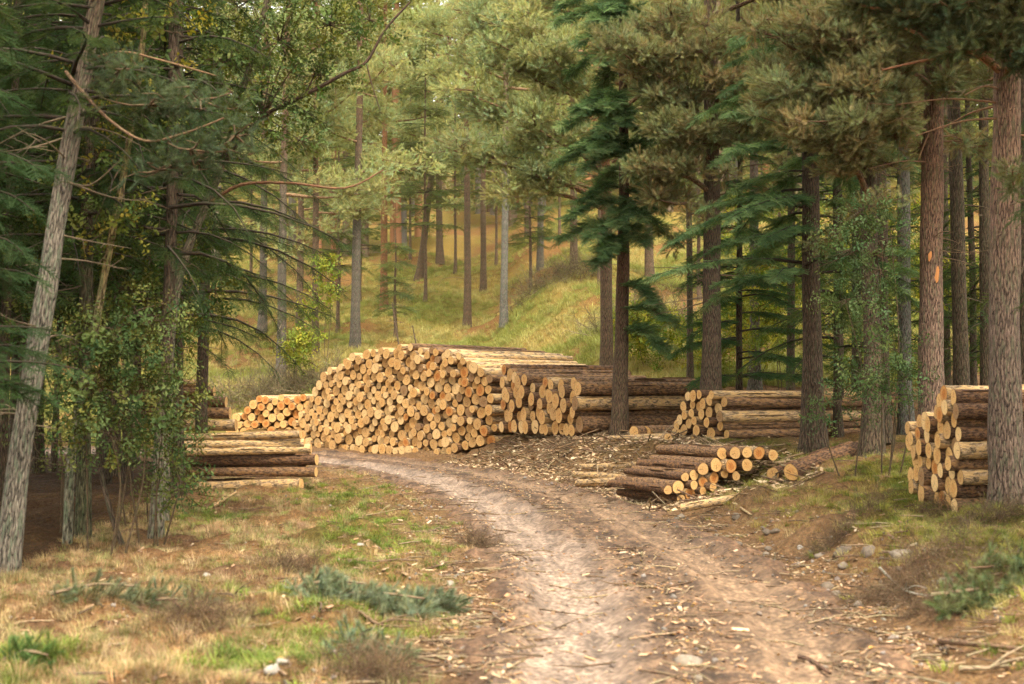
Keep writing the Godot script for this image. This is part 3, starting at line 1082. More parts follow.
const PALE := [Color(0.35, 0.39, 0.17), Color(0.41, 0.41, 0.17), Color(0.30, 0.38, 0.21), Color(0.43, 0.39, 0.17)]
const RUSSET := [Color(0.27, 0.28, 0.125), Color(0.31, 0.27, 0.125), Color(0.22, 0.265, 0.135), Color(0.34, 0.25, 0.12)]
const DARKFIR := [Color(0.12, 0.20, 0.085), Color(0.20, 0.30, 0.125), Color(0.075, 0.14, 0.058)]
const SPRUCE := [Color(0.042, 0.075, 0.024), Color(0.06, 0.095, 0.028), Color(0.03, 0.055, 0.022)]
const LEAF := [Color(0.07, 0.115, 0.03), Color(0.10, 0.14, 0.03), Color(0.055, 0.09, 0.03), Color(0.15, 0.15, 0.03)]
const YELLOW := [Color(0.30, 0.27, 0.035), Color(0.20, 0.22, 0.03), Color(0.14, 0.18, 0.03)]
const GREYBARK := Color(0.205, 0.175, 0.14)
const BROWNBARK := Color(0.22, 0.15, 0.10)
const REDBARK := Color(0.38, 0.19, 0.095)
const DARKBARK := Color(0.125, 0.09, 0.06)

func rel(p: Array, base: Vector3) -> Array:
	return p.map(func(q): return q - base)

func straight(px: float, d: float, h: float, lean := 0.0, leanz := 0.0) -> Array:
	var b := gnd(px, d)
	b.y -= 0.05
	var out := [b]
	for k in [0.08, 0.25, 0.5, 0.75, 1.0]:
		out.append(b + Vector3(lean * k + rf(-0.03, 0.03), h * k, leanz * k + rf(-0.03, 0.03)))
	return out

func build_near_trees():
	var t: Node3D
	var tp: PackedVector3Array
	var p: Array
	# --- near side of the track, shaded wood
	p = [at(5, 584, 12.4), at(20, 455, 12.45), at(45, 300, 12.5), at(62, 190, 12.6), at(86, 60, 12.8), at(112, -90, 13.0), at(128, -260, 13.2), at(135, -520, 13.4)]
	t = thing("spruce_tree", "pale lichened leaning trunk at the edge of the shaded wood", "tree", p[0])
	tp = trunk(t, rel(p, p[0]), 0.106, 0.05, Color(0.27, 0.24, 0.195), BROWNBARK, 4.5, 1.3)
	limb(t, rel([at(66, 72, 12.6), at(85, 95, 12.3), at(112, 122, 12.0), at(146, 141, 11.8), at(185, 133, 11.7), at(224, 118, 11.6)], p[0]), 0.018, 0.006, Color(0.26, 0.16, 0.095))
	limb(t, rel([at(85, 62, 12.8), at(120, 52, 12.4), at(160, 60, 12.2), at(217, 76, 12.0)], p[0]), 0.015, 0.006, Color(0.30, 0.18, 0.10))
	limb(t, rel([at(62, 180, 12.6), at(90, 185, 12.4), at(120, 160, 12.3)], p[0]), 0.012, 0.004, Color(0.3, 0.22, 0.15))
	dead_twigs(t, tp, 1.2, 4.2, 16, 0.8, Color(0.30, 0.22, 0.15))
	var sc := Scatter.new()
	var tw := MB.new()
	tw.col = Color(0.2, 0.13, 0.08)
	for q in [[150, 105, 12.0, 0.34, 46], [190, 150, 11.8, 0.34, 40], [120, 70, 12.0, 0.3, 40], [200, 100, 12.0, 0.3, 36], [160, 170, 11.9, 0.25, 24], [235, 135, 11.9, 0.22, 22]]:
		clump(sc, tw, at(q[0], q[1], q[2]) - p[0], Vector3(q[3], q[3] * 0.5, q[3]), q[4], [Color(0.08, 0.11, 0.06), Color(0.10, 0.125, 0.06)], 0.7, 0.4)
	copies("lower_crown", sc, S.pine, M.needle, t)
	part("twigs", tw.mesh(), M.twig, t).set_meta("kind", "stuff")
	conifer(t, tp, 4.1, 9.3, 0.3, 1.5, 0.35, 0.6, SPRUCE, S.spruce, 0.45, 6, 0.0, 0.8)

	p = [at(67, 564, 14.6), at(72, 450, 14.6), at(93, 340, 14.6), at(109, 250, 14.6), at(126, 160, 14.6), at(142, 50, 14.7), at(150, -80, 14.8)]
	t = thing("birch_tree", "slim pale birch with yellowing leaves beside the leaning trunk", "tree", p[0])
	tp = trunk(t, rel(p, p[0]), 0.052, 0.025, Color(0.26, 0.25, 0.18), Color(0.32, 0.24, 0.11), 2.5, 1.3, 9)
	leafy_plant(t, [[at(95, 160, 14.5), 0.35, 46], [at(125, 215, 14.5), 0.3, 40], [at(140, 120, 14.5), 0.4, 60], [at(100, 80, 14.6), 0.45, 60], [at(160, 30, 14.7), 0.5, 80], [at(90, 235, 14.5), 0.25, 30]], [Color(0.26, 0.21, 0.035), Color(0.13, 0.145, 0.03), Color(0.09, 0.12, 0.03), Color(0.08, 0.11, 0.03)], S.leaf, 0.8, at(126, 160, 14.6))

	p = [at(83, 552, 15.6), at(84, 440, 15.6), at(86, 300, 15.6), at(88, 100, 15.6), at(90, -200, 15.6), at(90, -500, 15.6)]
	t = thing("spruce_tree", "dark mossy trunk just behind the slim pale birch", "tree", p[0])
	tp = trunk(t, rel(p, p[0]), 0.085, 0.05, Color(0.12, 0.115, 0.065), DARKBARK, 3.0, 1.4)
	dead_twigs(t, tp, 0.8, 5.0, 16, 0.7, Color(0.2, 0.15, 0.1))
	conifer(t, tp, 3.4, 10.0, 0.45, 1.7, 0.4, 0.8, SPRUCE, S.spruce, 0.55, 5, 0.0, 0.8)

	p = [at(156, 541, 15.6), at(161, 430, 15.6), at(167, 330, 15.6), at(172, 200, 15.7), at(174, 0, 15.8), at(176, -250, 16), at(176, -560, 16)]
	t = thing("spruce_tree", "upright trunk with a white lichened foot at the wood's edge", "tree", p[0])
	tp = trunk(t, rel(p, p[0]), 0.075, 0.05, Color(0.26, 0.23, 0.17), DARKBARK, 1.4, 1.35)
	dead_twigs(t, tp, 0.7, 4.0, 14, 0.7, Color(0.22, 0.16, 0.1))
	conifer(t, tp, 3.3, 10.5, 0.42, 1.8, 0.4, 0.8, SPRUCE, S.spruce, 0.55, 5, 0.0, 0.8)

	p = [at(163, 520, 16.6), at(170, 345, 16.6), at(181, 270, 16.6), at(203, 212, 16.6), at(222, 165, 16.6), at(240, 100, 16.6), at(262, 20, 16.6), at(280, -60, 16.6)]
	t = thing("birch_tree", "pale crooked birch bending out towards the track", "tree", p[0])
	tp = trunk(t, rel(p, p[0]), 0.062, 0.03, Color(0.25, 0.215, 0.16), Color(0.24, 0.195, 0.135), 3.0, 1.3, 9)
	limb(t, rel([at(206, 206, 16.6), at(240, 185, 16.4), at(290, 183, 16.2), at(345, 188, 16.0), at(383, 170, 16.0)], p[0]), 0.024, 0.008, Color(0.33, 0.17, 0.10))
	limb(t, rel([at(222, 165, 16.6), at(262, 118, 16.3), at(305, 95, 16.2), at(345, 73, 16.1), at(366, 62, 16.1), at(385, 30, 16.1), at(410, 2, 16.1)], p[0]), 0.03, 0.012, Color(0.13, 0.085, 0.06))
	limb(t, rel([at(366, 62, 16.1), at(372, 85, 16.1), at(380, 110, 16.1)], p[0]), 0.010, 0.004, Color(0.13, 0.085, 0.06))
	limb(t, rel([at(305, 95, 16.2), at(320, 60, 16.2), at(328, 20, 16.2)], p[0]), 0.012, 0.004, Color(0.13, 0.085, 0.06))
	leafy_plant(t, [[at(230, 60, 16.3), 0.55, 150], [at(280, 40, 16.2), 0.6, 170], [at(330, 25, 16.2), 0.5, 130], [at(265, 110, 16.2), 0.45, 110], [at(320, 75, 16.2), 0.4, 90], [at(370, 20, 16.2), 0.4, 70], [at(215, 130, 16.4), 0.45, 90], [at(300, 140, 16.2), 0.35, 60], [at(250, 0, 16.4), 0.7, 160], [at(340, -40, 16.4), 0.6, 120]], [Color(0.09, 0.13, 0.04), Color(0.125, 0.155, 0.045), Color(0.07, 0.105, 0.035), Color(0.13, 0.135, 0.03)], S.leaf, 0.75, at(262, 118, 16.3))

	p = [at(128, 559, 14.2), at(113, 520, 14.2), at(100, 470, 14.3)]
	t = thing("dead_stem", "short dead stem leaning in front of the shaded wood", "dead stem", p[0])
	trunk(t, rel(p, p[0]), 0.03, 0.022, Color(0.16, 0.12, 0.085), Color(0.16, 0.12, 0.085), 3.0, 1.0, 8)

	# drooping spruces by the far end of the wood
	p = straight(176, 21, 17)
	t = thing("spruce_tree", "big dark spruce with drooping boughs at the far edge of the wood", "tree", p[0])
	tp = trunk(t, rel(p, p[0]), 0.14, 0.03, DARKBARK, DARKBARK, 5)
	dead_twigs(t, tp, 0.8, 2.6, 14, 0.8, Color(0.2, 0.15, 0.1))
	conifer(t, tp, 2.7, 16.5, 0.34, 2.3, 0.42, 1.2, SPRUCE, S.spruce, 0.6, 6, 0.0, 0.8)
	p = straight(203, 25.5, 17)
	t = thing("spruce_tree", "second drooping spruce standing behind the big dark one", "tree", p[0])
	tp = trunk(t, rel(p, p[0]), 0.13, 0.03, DARKBARK, DARKBARK, 5)
	conifer(t, tp, 3.2, 16.5, 0.45, 2.0, 0.42, 1.2, [Color(0.07, 0.115, 0.035), Color(0.10, 0.14, 0.04)], S.spruce, 0.65, 5, 0.1)

	# --- beyond the stacks
	p = [at(619, 441, 28.0), at(621, 360, 28.0), at(623, 270, 28.0), at(624, 180, 28.05), at(623, 60, 28.1), at(622, -100, 28.2), at(622, -330, 28.2)]
	t = thing("fir_tree", "slim fir with dark blue-green tufted boughs before the thick-log stack", "tree", p[0])
	tp = trunk(t, rel(p, p[0]), 0.165, 0.04, Color(0.17, 0.115, 0.075), Color(0.22, 0.12, 0.075), 3.0, 1.35)
	sc = Scatter.new()
	tw = MB.new()
	tw.col = Color(0.16, 0.1, 0.06)
	var tips := [[574, 215, 27.4], [590, 236, 27.0], [606, 250, 26.9], [640, 240, 27.2], [655, 205, 27.6], [564, 238, 27.6], [618, 222, 26.9], [585, 200, 27.7], [640, 215, 27.3], [600, 262, 27.2],
		[575, 150, 27.5], [588, 166, 27.2], [604, 130, 27.0], [632, 160, 27.2], [645, 135, 27.5], [570, 125, 27.6], [612, 105, 27.1], [565, 160, 27.7], [600, 150, 26.9], [626, 120, 27.0], [650, 160, 27.8], [580, 108, 27.4],
		[562, 20, 27.4], [585, 40, 27.2], [604, 60, 27.0], [620, 40, 27.0], [640, 20, 27.3], [565, 5, 27.6], [596, 20, 27.1], [630, 60, 27.2], [612, 5, 27.1], [650, 45, 27.6],
		[660, 230, 28.8], [576, 70, 28.6], [655, 90, 28.8], [640, 180, 29.0], [600, 190, 28.9], [600, 90, 28.9], [585, -30, 27.5], [640, -40, 27.5], [610, -60, 27.2], [660, -20, 28.2], [600, -110, 27.4], [640, -130, 27.6], [622, -190, 27.6],
		[652, 300, 27.5], [672, 322, 27.3], [660, 345, 27.6]]
	for q in tips:
		var tip: Vector3 = at(q[0], q[1], q[2]) - p[0]
		var st := on_trunk(tp, tip.y + 0.28)
		var pts := curve([st, st.lerp(tip, 0.5) + Vector3(0, 0.16, 0), tip], 4)
		tw.tube(pts, taper(pts.size(), 0.018, 0.005), 4)
		for i in 62:
			var f := lerpf(0.12, 1.0, i / 61.0)
			var k := mini(int(f * 8), 7)
			var fw := (pts[k + 1] - pts[k]).normalized()
			var sd := fw.cross(Vector3.UP).normalized()
			var sg := (1.0 if i % 2 else -1.0) * (0.0 if i > 56 else 1.0)
			var y := (fw * 0.9 + sd * sg * rf(0.4, 0.9) + Vector3(0, rf(-0.3, 0.45), 0)).normalized()
			sc.add(Transform3D(frame_y(y, Vector3(rf(-0.4, 0.4), 1, rf(-0.9, 0.9)), rf(0.38, 0.76)), pts[k].lerp(pts[k + 1], f * 8 - k)), jit(pick(DARKFIR), 0.2))
	copies("crown", sc, S.fir, M.needle, t)
	part("twigs", tw.mesh(), M.twig, t).set_meta("kind", "stuff")

	p = straight(607, 34, 17)
	t = thing("pine_tree", "spreading pale green pine standing behind the slim fir", "tree", p[0])
	tp = trunk(t, rel(p, p[0]), 0.19, 0.05, BROWNBARK, REDBARK, 5)
	pine(t, tp, 6.2, 16.5, 13, 2.6, 0.62, 62, PALE, 1.25, Color(0.34, 0.20, 0.12), TAU, 0.4, [
		[at(452, 150, 33.0), 0.6, 5, 6.2], [at(500, 185, 33.2), 0.5, 3, 6.0], [at(470, 95, 33), 0.65, 5, 7.4], [at(500, 45, 33), 0.7, 5, 8.6], [at(540, 130, 32.4), 0.6, 4, 6.8], [at(555, 60, 32.2), 0.6, 4, 8.0], [at(480, 20, 33.4), 0.7, 5, 9.5], [at(540, 175, 32.6), 0.5, 3, 6.3], [at(690, 60, 33.4), 0.6, 4, 8.0], [at(680, 120, 33.4), 0.5, 3, 7.0]])

	p = straight(711, 27, 16)
	t = thing("pine_tree", "stout dark pine trunk behind the long-log stack with russet needles", "tree", p[0])
	tp = trunk(t, rel(p, p[0]), 0.22, 0.06, Color(0.17, 0.125, 0.09), BROWNBARK, 5)
	dead_twigs(t, tp, 2.5, 5.0, 16, 1.3, Color(0.28, 0.2, 0.14))
	pine(t, tp, 5.4, 15, 11, 2.2, 0.55, 62, RUSSET, 1.1, Color(0.30, 0.19, 0.12), TAU, 0.0, [
		[at(650, 165, 26.0), 0.45, 4, 5.4], [at(672, 130, 25.8), 0.5, 4, 6.0], [at(640, 95, 26), 0.5, 4, 6.8], [at(770, 120, 26), 0.55, 5, 6.2], [at(800, 60, 25.8), 0.6, 5, 7.4], [at(735, 75, 25.4), 0.55, 4, 6.9], [at(690, 45, 25.6), 0.55, 4, 7.4], [at(830, 110, 26), 0.5, 4, 6.4], [at(660, 200, 26.2), 0.35, 2, 5.0], [at(655, 20, 26), 0.55, 4, 8]])

	p = straight(755, 35.5, 17)
	t = thing("pine_tree", "slim grey pine trunk seen between the dark trunks behind the bank", "tree", p[0])
	tp = trunk(t, rel(p, p[0]), 0.145, 0.05, GREYBARK, BROWNBARK, 6)
	pine(t, tp, 8, 16, 8, 1.8, 0.55, 46, PALE, 1.2, Color(0.3, 0.2, 0.12))

	p = straight(813, 22, 15)
	t = thing("fir_tree", "dark fir with sweeping green boughs beside the long-log stack", "tree", p[0])
	tp = trunk(t, rel(p, p[0]), 0.185, 0.05, Color(0.14, 0.10, 0.07), DARKBARK, 5, 1.5)
	dead_twigs(t, tp, 1.0, 2.6, 10, 0.8, Color(0.2, 0.14, 0.1))
	conifer(t, tp, 2.7, 7.2, 0.32, 2.15, 0.30, 0.3, DARKFIR, S.fir, 0.72, 6, 0.32, 1.9, 0.3)
	p = straight(740, 29, 12)
	t = thing("fir_tree", "younger fir with low green boughs behind the stout pine", "tree", p[0])
	tp = trunk(t, rel(p, p[0]), 0.08, 0.03, DARKBARK, DARKBARK, 5)
	conifer(t, tp, 1.0, 7.5, 0.4, 1.6, 0.3, 0.35, [Color(0.06, 0.125, 0.045), Color(0.085, 0.15, 0.05)], S.fir, 0.8, 5, 0.2, 1.5)

	for q in [[838, 26.5, 1.4, 9.0, "dark fir half hidden behind the leafy shrub"], [902, 31, 1.6, 10.0, "dark fir in the gap beside the grey lichened trunk"], [972, 29, 2.2, 10.0, "dark fir in the gap between the two reddish trunks"], [1016, 27, 1.8, 9.0, "dark fir behind the big straight pine"]]:
		p = straight(q[0], q[1], q[3] + 2)
		t = thing("fir_tree", q[4], "tree", p[0])
		tp = trunk(t, rel(p, p[0]), 0.09, 0.03, DARKBARK, DARKBARK, 5)
		conifer(t, tp, q[2], q[3], 0.5, 1.9, 0.4, 0.5, [Color(0.045, 0.09, 0.03), Color(0.065, 0.115, 0.035), Color(0.09, 0.13, 0.035)], S.spruce, 1.0, 5, 0.2, 0.8)
	p = straight(871, 20.3, 15)
	t = thing("pine_tree", "dark rough trunk rising beside the leafy shrub on the bank", "tree", p[0])
	tp = trunk(t, rel(p, p[0]), 0.15, 0.06, Color(0.15, 0.11, 0.075), BROWNBARK, 6)
	dead_twigs(t, tp, 1.5, 4.5, 14, 0.9, Color(0.25, 0.18, 0.12))
	pine(t, tp, 4.3, 14, 8, 1.8, 0.45, 62, RUSSET, 0.95, Color(0.30, 0.18, 0.11), TAU, 2.0, [
		[at(800, 130, 19.4), 0.38, 4, 4.6], [at(830, 90, 19.2), 0.42, 4, 5.0], [at(770, 95, 19.6), 0.4, 4, 5.0], [at(860, 40, 19.0), 0.42, 4, 5.6], [at(780, 40, 19.4), 0.42, 4, 5.8], [at(885, 110, 19.2), 0.35, 3, 4.9], [at(820, 10, 19.2), 0.45, 4, 6.2], [at(840, 150, 19.3), 0.3, 3, 4.4]])

	p = straight(906, 27.5, 17)
	t = thing("pine_tree", "grey lichened trunk in the gap left of the reddish pine", "tree", p[0])
	tp = trunk(t, rel(p, p[0]), 0.145, 0.06, Color(0.21, 0.195, 0.17), Color(0.19, 0.165, 0.13), 6)
	dead_twigs(t, tp, 2, 7, 16, 0.9, Color(0.25, 0.2, 0.15))
	pine(t, tp, 7.0, 16, 9, 2.0, 0.55, 55, RUSSET, 1.1, Color(0.3, 0.2, 0.12))

	p = [gnd(931, 20), at(931, 330, 20), at(932, 200, 20), at(934, 70, 20), at(936, -120, 20), at(936, -420, 20.1), at(938, -700, 20.2)]
	t = thing("pine_tree", "reddish pine trunk with two fresh orange bark wounds", "tree", p[0])
	tp = trunk(t, rel(p, p[0]), 0.185, 0.09, Color(0.23, 0.155, 0.115), Color(0.27, 0.16, 0.105), 3.0, 1.3)
	for q in [[930, 256, 4.0, 5.5], [937, 275, 5.0, 9.0]]:
		var wm := MB.new()
		wm.col = Color(0.42, 0.18, 0.06)
		var cc: Vector3 = at(q[0], q[1], 19.835) - p[0]
		var ring := []
		for j in 9:
			var an := TAU * j / 9
			ring.append(cc + Vector3(cos(an) * q[2] * 0.5 * 20 / F * rf(0.7, 1.1) + sin(an) * 0.012, sin(an) * q[3] * 20 / F * rf(0.8, 1.1), 0.002))
		for j in 9:
			wm.tri(cc + Vector3(0, 0, 0.010), ring[(j + 1) % 9], ring[j])
			wm.tri(ring[j], ring[(j + 1) % 9], cc - Vector3(0, 0, 0.06))
		part("bark_wound", wm.mesh(), M.wood, t).set_meta("label", "fresh orange patch of bare wood")
	limb(t, rel([at(931, 129, 20), at(900, 130, 19.7), at(869, 129, 19.4)], p[0]), 0.016, 0.008, Color(0.42, 0.23, 0.13))
	limb(t, rel([at(931, 101, 20), at(895, 101, 19.8), at(862, 99, 19.6)], p[0]), 0.014, 0.006, Color(0.36, 0.24, 0.15))
	dead_twigs(t, tp, 2.5, 5.5, 10, 0.9, Color(0.34, 0.22, 0.14))
	pine(t, tp, 5.6, 15, 10, 2.0, 0.48, 64, RUSSET, 1.0, Color(0.40, 0.22, 0.13), TAU, 1.0, [
		[at(880, 68, 18.9), 0.36, 3, 5.9], [at(900, 25, 18.8), 0.45, 4, 6.2], [at(960, 20, 19.0), 0.4, 4, 6.4], [at(850, 10, 19.0), 0.45, 4, 6.5], [at(960, 85, 19.2), 0.25, 2, 5.8]])

	p = [gnd(1008, 15.2) - Vector3(0, 0.05, 0), at(1005, 400, 15.2), at(1005, 250, 15.2), at(1007, 100, 15.2), at(1011, -60, 15.2), at(1014, -400, 15.3), at(1016, -900, 15.4)]
	t = thing("pine_tree", "big straight pine trunk in front of the short log stack", "tree", p[0])
	tp = trunk(t, rel(p, p[0]), 0.178, 0.11, Color(0.235, 0.17, 0.13), Color(0.27, 0.165, 0.11), 3.0, 1.45, 20)
	limb(t, rel([at(1000, 50, 15.2), at(965, 52, 15.0), at(925, 60, 14.8), at(882, 70, 14.6)], p[0]), 0.028, 0.010, Color(0.44, 0.20, 0.11))
	limb(t, rel([at(1000, 90, 15.2), at(985, 86, 14.9), at(965, 95, 14.7)], p[0]), 0.014, 0.006, Color(0.40, 0.22, 0.13))
	dead_twigs(t, tp, 1.6, 5.0, 9, 0.6, Color(0.34, 0.24, 0.16))
	pine(t, tp, 5.0, 13, 9, 2.0, 0.42, 66, [Color(0.11, 0.15, 0.08), Color(0.14, 0.16, 0.07), Color(0.16, 0.14, 0.06)], 0.9, Color(0.42, 0.22, 0.12), TAU, 0.0, [
		[at(905, 28, 14.6), 0.30, 4, 5.0], [at(1012, 50, 14.4), 0.22, 3, 4.9], [at(960, 10, 14.4), 0.32, 4, 5.3], [at(860, 5, 14.6), 0.3, 4, 5.4], [at(1020, 5, 14.4), 0.28, 3, 5.3]])

	for q in [[962, 23.5, 0.155, "dark trunk in the gap just left of the big straight pine", 8.0], [985, 26.5, 0.12, "thin trunk half hidden beside the big straight pine", 8.0], [1022, 22, 0.12, "dark trunk half cut off by the big straight pine", 7.0], [838, 27, 0.10, "thin dark trunk behind the leafy shrub on the bank", 6.0], [884, 24.5, 0.12, "shaded trunk between the rough dark trunk and the grey one", 7.0], [790, 31, 0.10, "thin dark trunk behind the sweeping fir", 7.0], [858, 31, 0.13, "shaded trunk deep behind the leafy shrub", 7.0], [945, 33, 0.15, "shaded trunk deep behind the reddish pine", 7.5], [690, 36, 0.09, "slim trunk standing alone left of the stout dark pine", 7.0]]:
		p = straight(q[0], q[1], 16, rf(-0.3, 0.3))
		t = thing("pine_tree", q[3], "tree", p[0], "dark trunks in the wood behind the bank")
		tp = trunk(t, rel(p, p[0]), q[2], 0.05, Color(0.14, 0.105, 0.07), DARKBARK, 6)
		dead_twigs(t, tp, 1.5, 6, 16, 0.9, Color(0.22, 0.16, 0.11))
		pine(t, tp, q[4], 15.5, 8, 2.0, 0.55, 46, RUSSET, 1.1, Color(0.3, 0.19, 0.12))

	for i in 18:         # the woods go on just past both sides of the picture
		var d := rf(5, 17)
		var x := (-0.37 * d - rf(1.2, 5.5)) if i < 11 else (0.37 * d + rf(1.4, 5.0))
		p = straight(512 + x / d * F, d, 15, rf(-0.4, 0.4))
		t = thing("spruce_tree", "dense spruce standing just past the side of the view", "tree", p[0], "spruces just past the sides of the view")
		tp = trunk(t, rel(p, p[0]), rf(0.1, 0.15), 0.03, DARKBARK, DARKBARK, 5, 1.3, 9)
		conifer(t, tp, rf(1.5, 3.0), 14.5, 0.6, 1.5 if i < 11 else 1.3, 0.35, 0.6, SPRUCE, S.spruce, 1.15, 5, 0.0, 0.8)
	for i in 9:
		var d := 19.0 + i * 3.2
		p = straight(rf(1045, 1210), d, 15, rf(-0.3, 0.3))
		t = thing("pine_tree", "dark pine standing just past the right side of the view", "tree", p[0], "pines just past the right side of the view")
		tp = trunk(t, rel(p, p[0]), rf(0.1, 0.17), 0.05, Color(0.15, 0.11, 0.08), DARKBARK, 6)
		dead_twigs(t, tp, 1.5, 6, 12, 0.9, Color(0.2, 0.15, 0.1))
		pine(t, tp, 6.0, 14.5, 7, 1.9, 0.55, 34, RUSSET, 1.2, Color(0.3, 0.19, 0.12))
	# --- the shaded wood: dark trunks one behind another
	for i in 38:
		var x := rf(-12.5, -4.6)
		var d := 15.0 + i * 0.55 + rf(-0.5, 0.5)
		var pxx := 512 + x / d * F
		if pxx > 205 or (pxx > 150 and d > 22): x = (rf(-60, 140) - 512) / F * d
		p = straight(512 + x / d * F, d, 15, rf(-0.5, 0.5))
		t = thing("spruce_tree", "dark bare-stemmed spruce deep in the shaded wood", "tree", p[0], "dark spruces in the shaded wood")
		tp = trunk(t, rel(p, p[0]), rf(0.07, 0.13), 0.03, DARKBARK * rf(0.7, 1.1), DARKBARK, 5, 1.3, 9)
		dead_twigs(t, tp, 0.8, 4.5, 12, 0.9, Color(0.17, 0.13, 0.09))
		conifer(t, tp, rf(3.0, 4.5), 14.5, 0.6, 1.9, 0.35, 0.6, SPRUCE, S.spruce, 1.15, 5, 0.0, 0.8)

func build_shrubs():
	var t: Node3D
	var dark := [Color(0.085, 0.125, 0.042), Color(0.14, 0.17, 0.055), Color(0.055, 0.09, 0.03), Color(0.13, 0.135, 0.035)]
	var cl := []
	for q in [[60, 400, 13.4, 0.32, 60], [95, 380, 13.6, 0.38, 90], [130, 400, 13.6, 0.36, 90], [155, 430, 14.0, 0.34, 80], [110, 435, 13.4, 0.3, 60], [80, 350, 13.8, 0.35, 70], [140, 365, 14, 0.35, 70], [172, 455, 14.4, 0.28, 60], [180, 490, 14.6, 0.25, 50], [50, 440, 13.4, 0.26, 40], [168, 400, 14.4, 0.3, 60], [115, 330, 14.0, 0.36, 70], [150, 320, 14.2, 0.3, 50]]:
		cl.append([at(q[0], q[1], q[2]), q[3], q[4]])
	t = thing("leafy_shrub", "green leafy shrub spreading between the leaning trunk and the upright one", "shrub", gnd(118, 14.2))
	leafy_plant(t, cl, dark, S.small_leaf, 1.0, gnd(118, 14.2))
	cl = []
	for q in [[20, 330, 11.6, 0.26, 46], [8, 390, 11.6, 0.24, 40], [12, 290, 11.6, 0.28, 50]]:
		cl.append([at(q[0], q[1], q[2]), q[3], q[4]])
	t = thing("young_spruce", "young spruce boughs hanging at the photo's edge by the leaning trunk", "tree", gnd(-30, 11.4))
	var tp := trunk(t, [Vector3.ZERO, Vector3(0, 1.5, 0), Vector3(0.02, 3.2, 0), Vector3(0, 5.5, 0)], 0.05, 0.02, DARKBARK, DARKBARK, 3, 1.2, 8)
	conifer(t, tp, 1.6, 5.0, 0.4, 0.85, 0.3, 0.5, [Color(0.05, 0.10, 0.04), Color(0.065, 0.12, 0.05)], S.spruce, 0.6, 6)
	# upper leaves of the wood edge
	cl = []
	for q in [[190, 250, 17.6, 0.4, 80], [215, 290, 17.8, 0.35, 60], [150, 260, 17.2, 0.45, 90], [120, 290, 16.5, 0.4, 80], [180, 330, 17, 0.35, 60], [100, 250, 16.5, 0.5, 90], [40, 250, 16, 0.5, 90], [30, 330, 15.5, 0.4, 60], [60, 200, 16.5, 0.5, 80]]:
		cl.append([at(q[0], q[1], q[2]), q[3], q[4]])
	t = thing("leafy_sapling", "tall leafy sapling filling the gap behind the crooked birch", "sapling", gnd(150, 17.4))
	leafy_plant(t, cl, [Color(0.05, 0.085, 0.025), Color(0.07, 0.10, 0.03), Color(0.11, 0.115, 0.025)], S.leaf, 0.8, gnd(150, 17.4))
	cl = []
	for q in [[862, 210, 18.6, 0.3, 50], [850, 250, 18.4, 0.34, 60], [880, 270, 18.4, 0.34, 60], [845, 300, 18.4, 0.3, 46], [870, 320, 18.2, 0.32, 50], [895, 350, 18.2, 0.3, 46], [860, 380, 18.0, 0.34, 60], [890, 395, 18.0, 0.32, 60], [840, 400, 18.2, 0.22, 26], [905, 380, 18.0, 0.26, 40], [835, 230, 18.6, 0.25, 30], [890, 230, 18.6, 0.28, 36], [825, 415, 18.4, 0.16, 16]]:
		cl.append([at(q[0], q[1], q[2]), q[3], q[4]])
	t = thing("leafy_shrub", "tall airy shrub of small pale green leaves before the dark trunks", "shrub", gnd(880, 18.4))
	leafy_plant(t, cl, [Color(0.10, 0.15, 0.06), Color(0.13, 0.17, 0.06), Color(0.07, 0.11, 0.04)], S.small_leaf, 0.95, gnd(880, 18.4))
	for q in [[735, 37, 2.6, 1.3, "sunny yellow-green bush behind the stout dark pine"], [800, 34, 3.2, 1.2, "yellow-green bush behind the sweeping fir"], [905, 36, 3.6, 1.4, "yellow leafy bush glowing behind the grey lichened trunk"], [985, 32, 3.4, 1.2, "yellow-green bush behind the big straight pine"], [662, 39, 1.3, 0.9, "low bright green bush beyond the slim fir"], [850, 40, 5.0, 1.6, "tall yellowing bush deep behind the bank"], [960, 41, 5.5, 1.7, "tall green bush deep behind the reddish pine"], [770, 43, 4.5, 1.6, "tall yellowing bush beyond the slim grey pine"]]:
		var b := gnd(q[0], q[1])
		cl = []
		for k in 9:
			cl.append([b + Vector3(rf(-1, 1) * q[3], rf(0.2, 1.0) * q[2], rf(-0.8, 0.8) * q[3]), rf(0.4, 0.7), 62])
		t = thing("leafy_bush", q[4], "bush", b)
		leafy_plant(t, cl, YELLOW, S.leaf, 1.35, b)
	# yellow-leaved saplings on the hill
	for q in [[318, 50, 3.6, 0.4, "yellow-leaved sapling before the grey trunks on the hill"], [300, 47, 2.2, 0.35, "small yellow-green sapling at the foot of the hill"]]:
		var b := gnd(q[0], q[1])
		cl = []
		for k in 7:
			cl.append([b + Vector3(rf(-1, 1) * q[3], rf(0.55, 1.1) * q[2], rf(-0.8, 0.8) * q[3]), rf(0.2, 0.36), 20])
		t = thing("sapling", q[4], "sapling", b)
		leafy_plant(t, cl, YELLOW, S.leaf, 1.5, b)

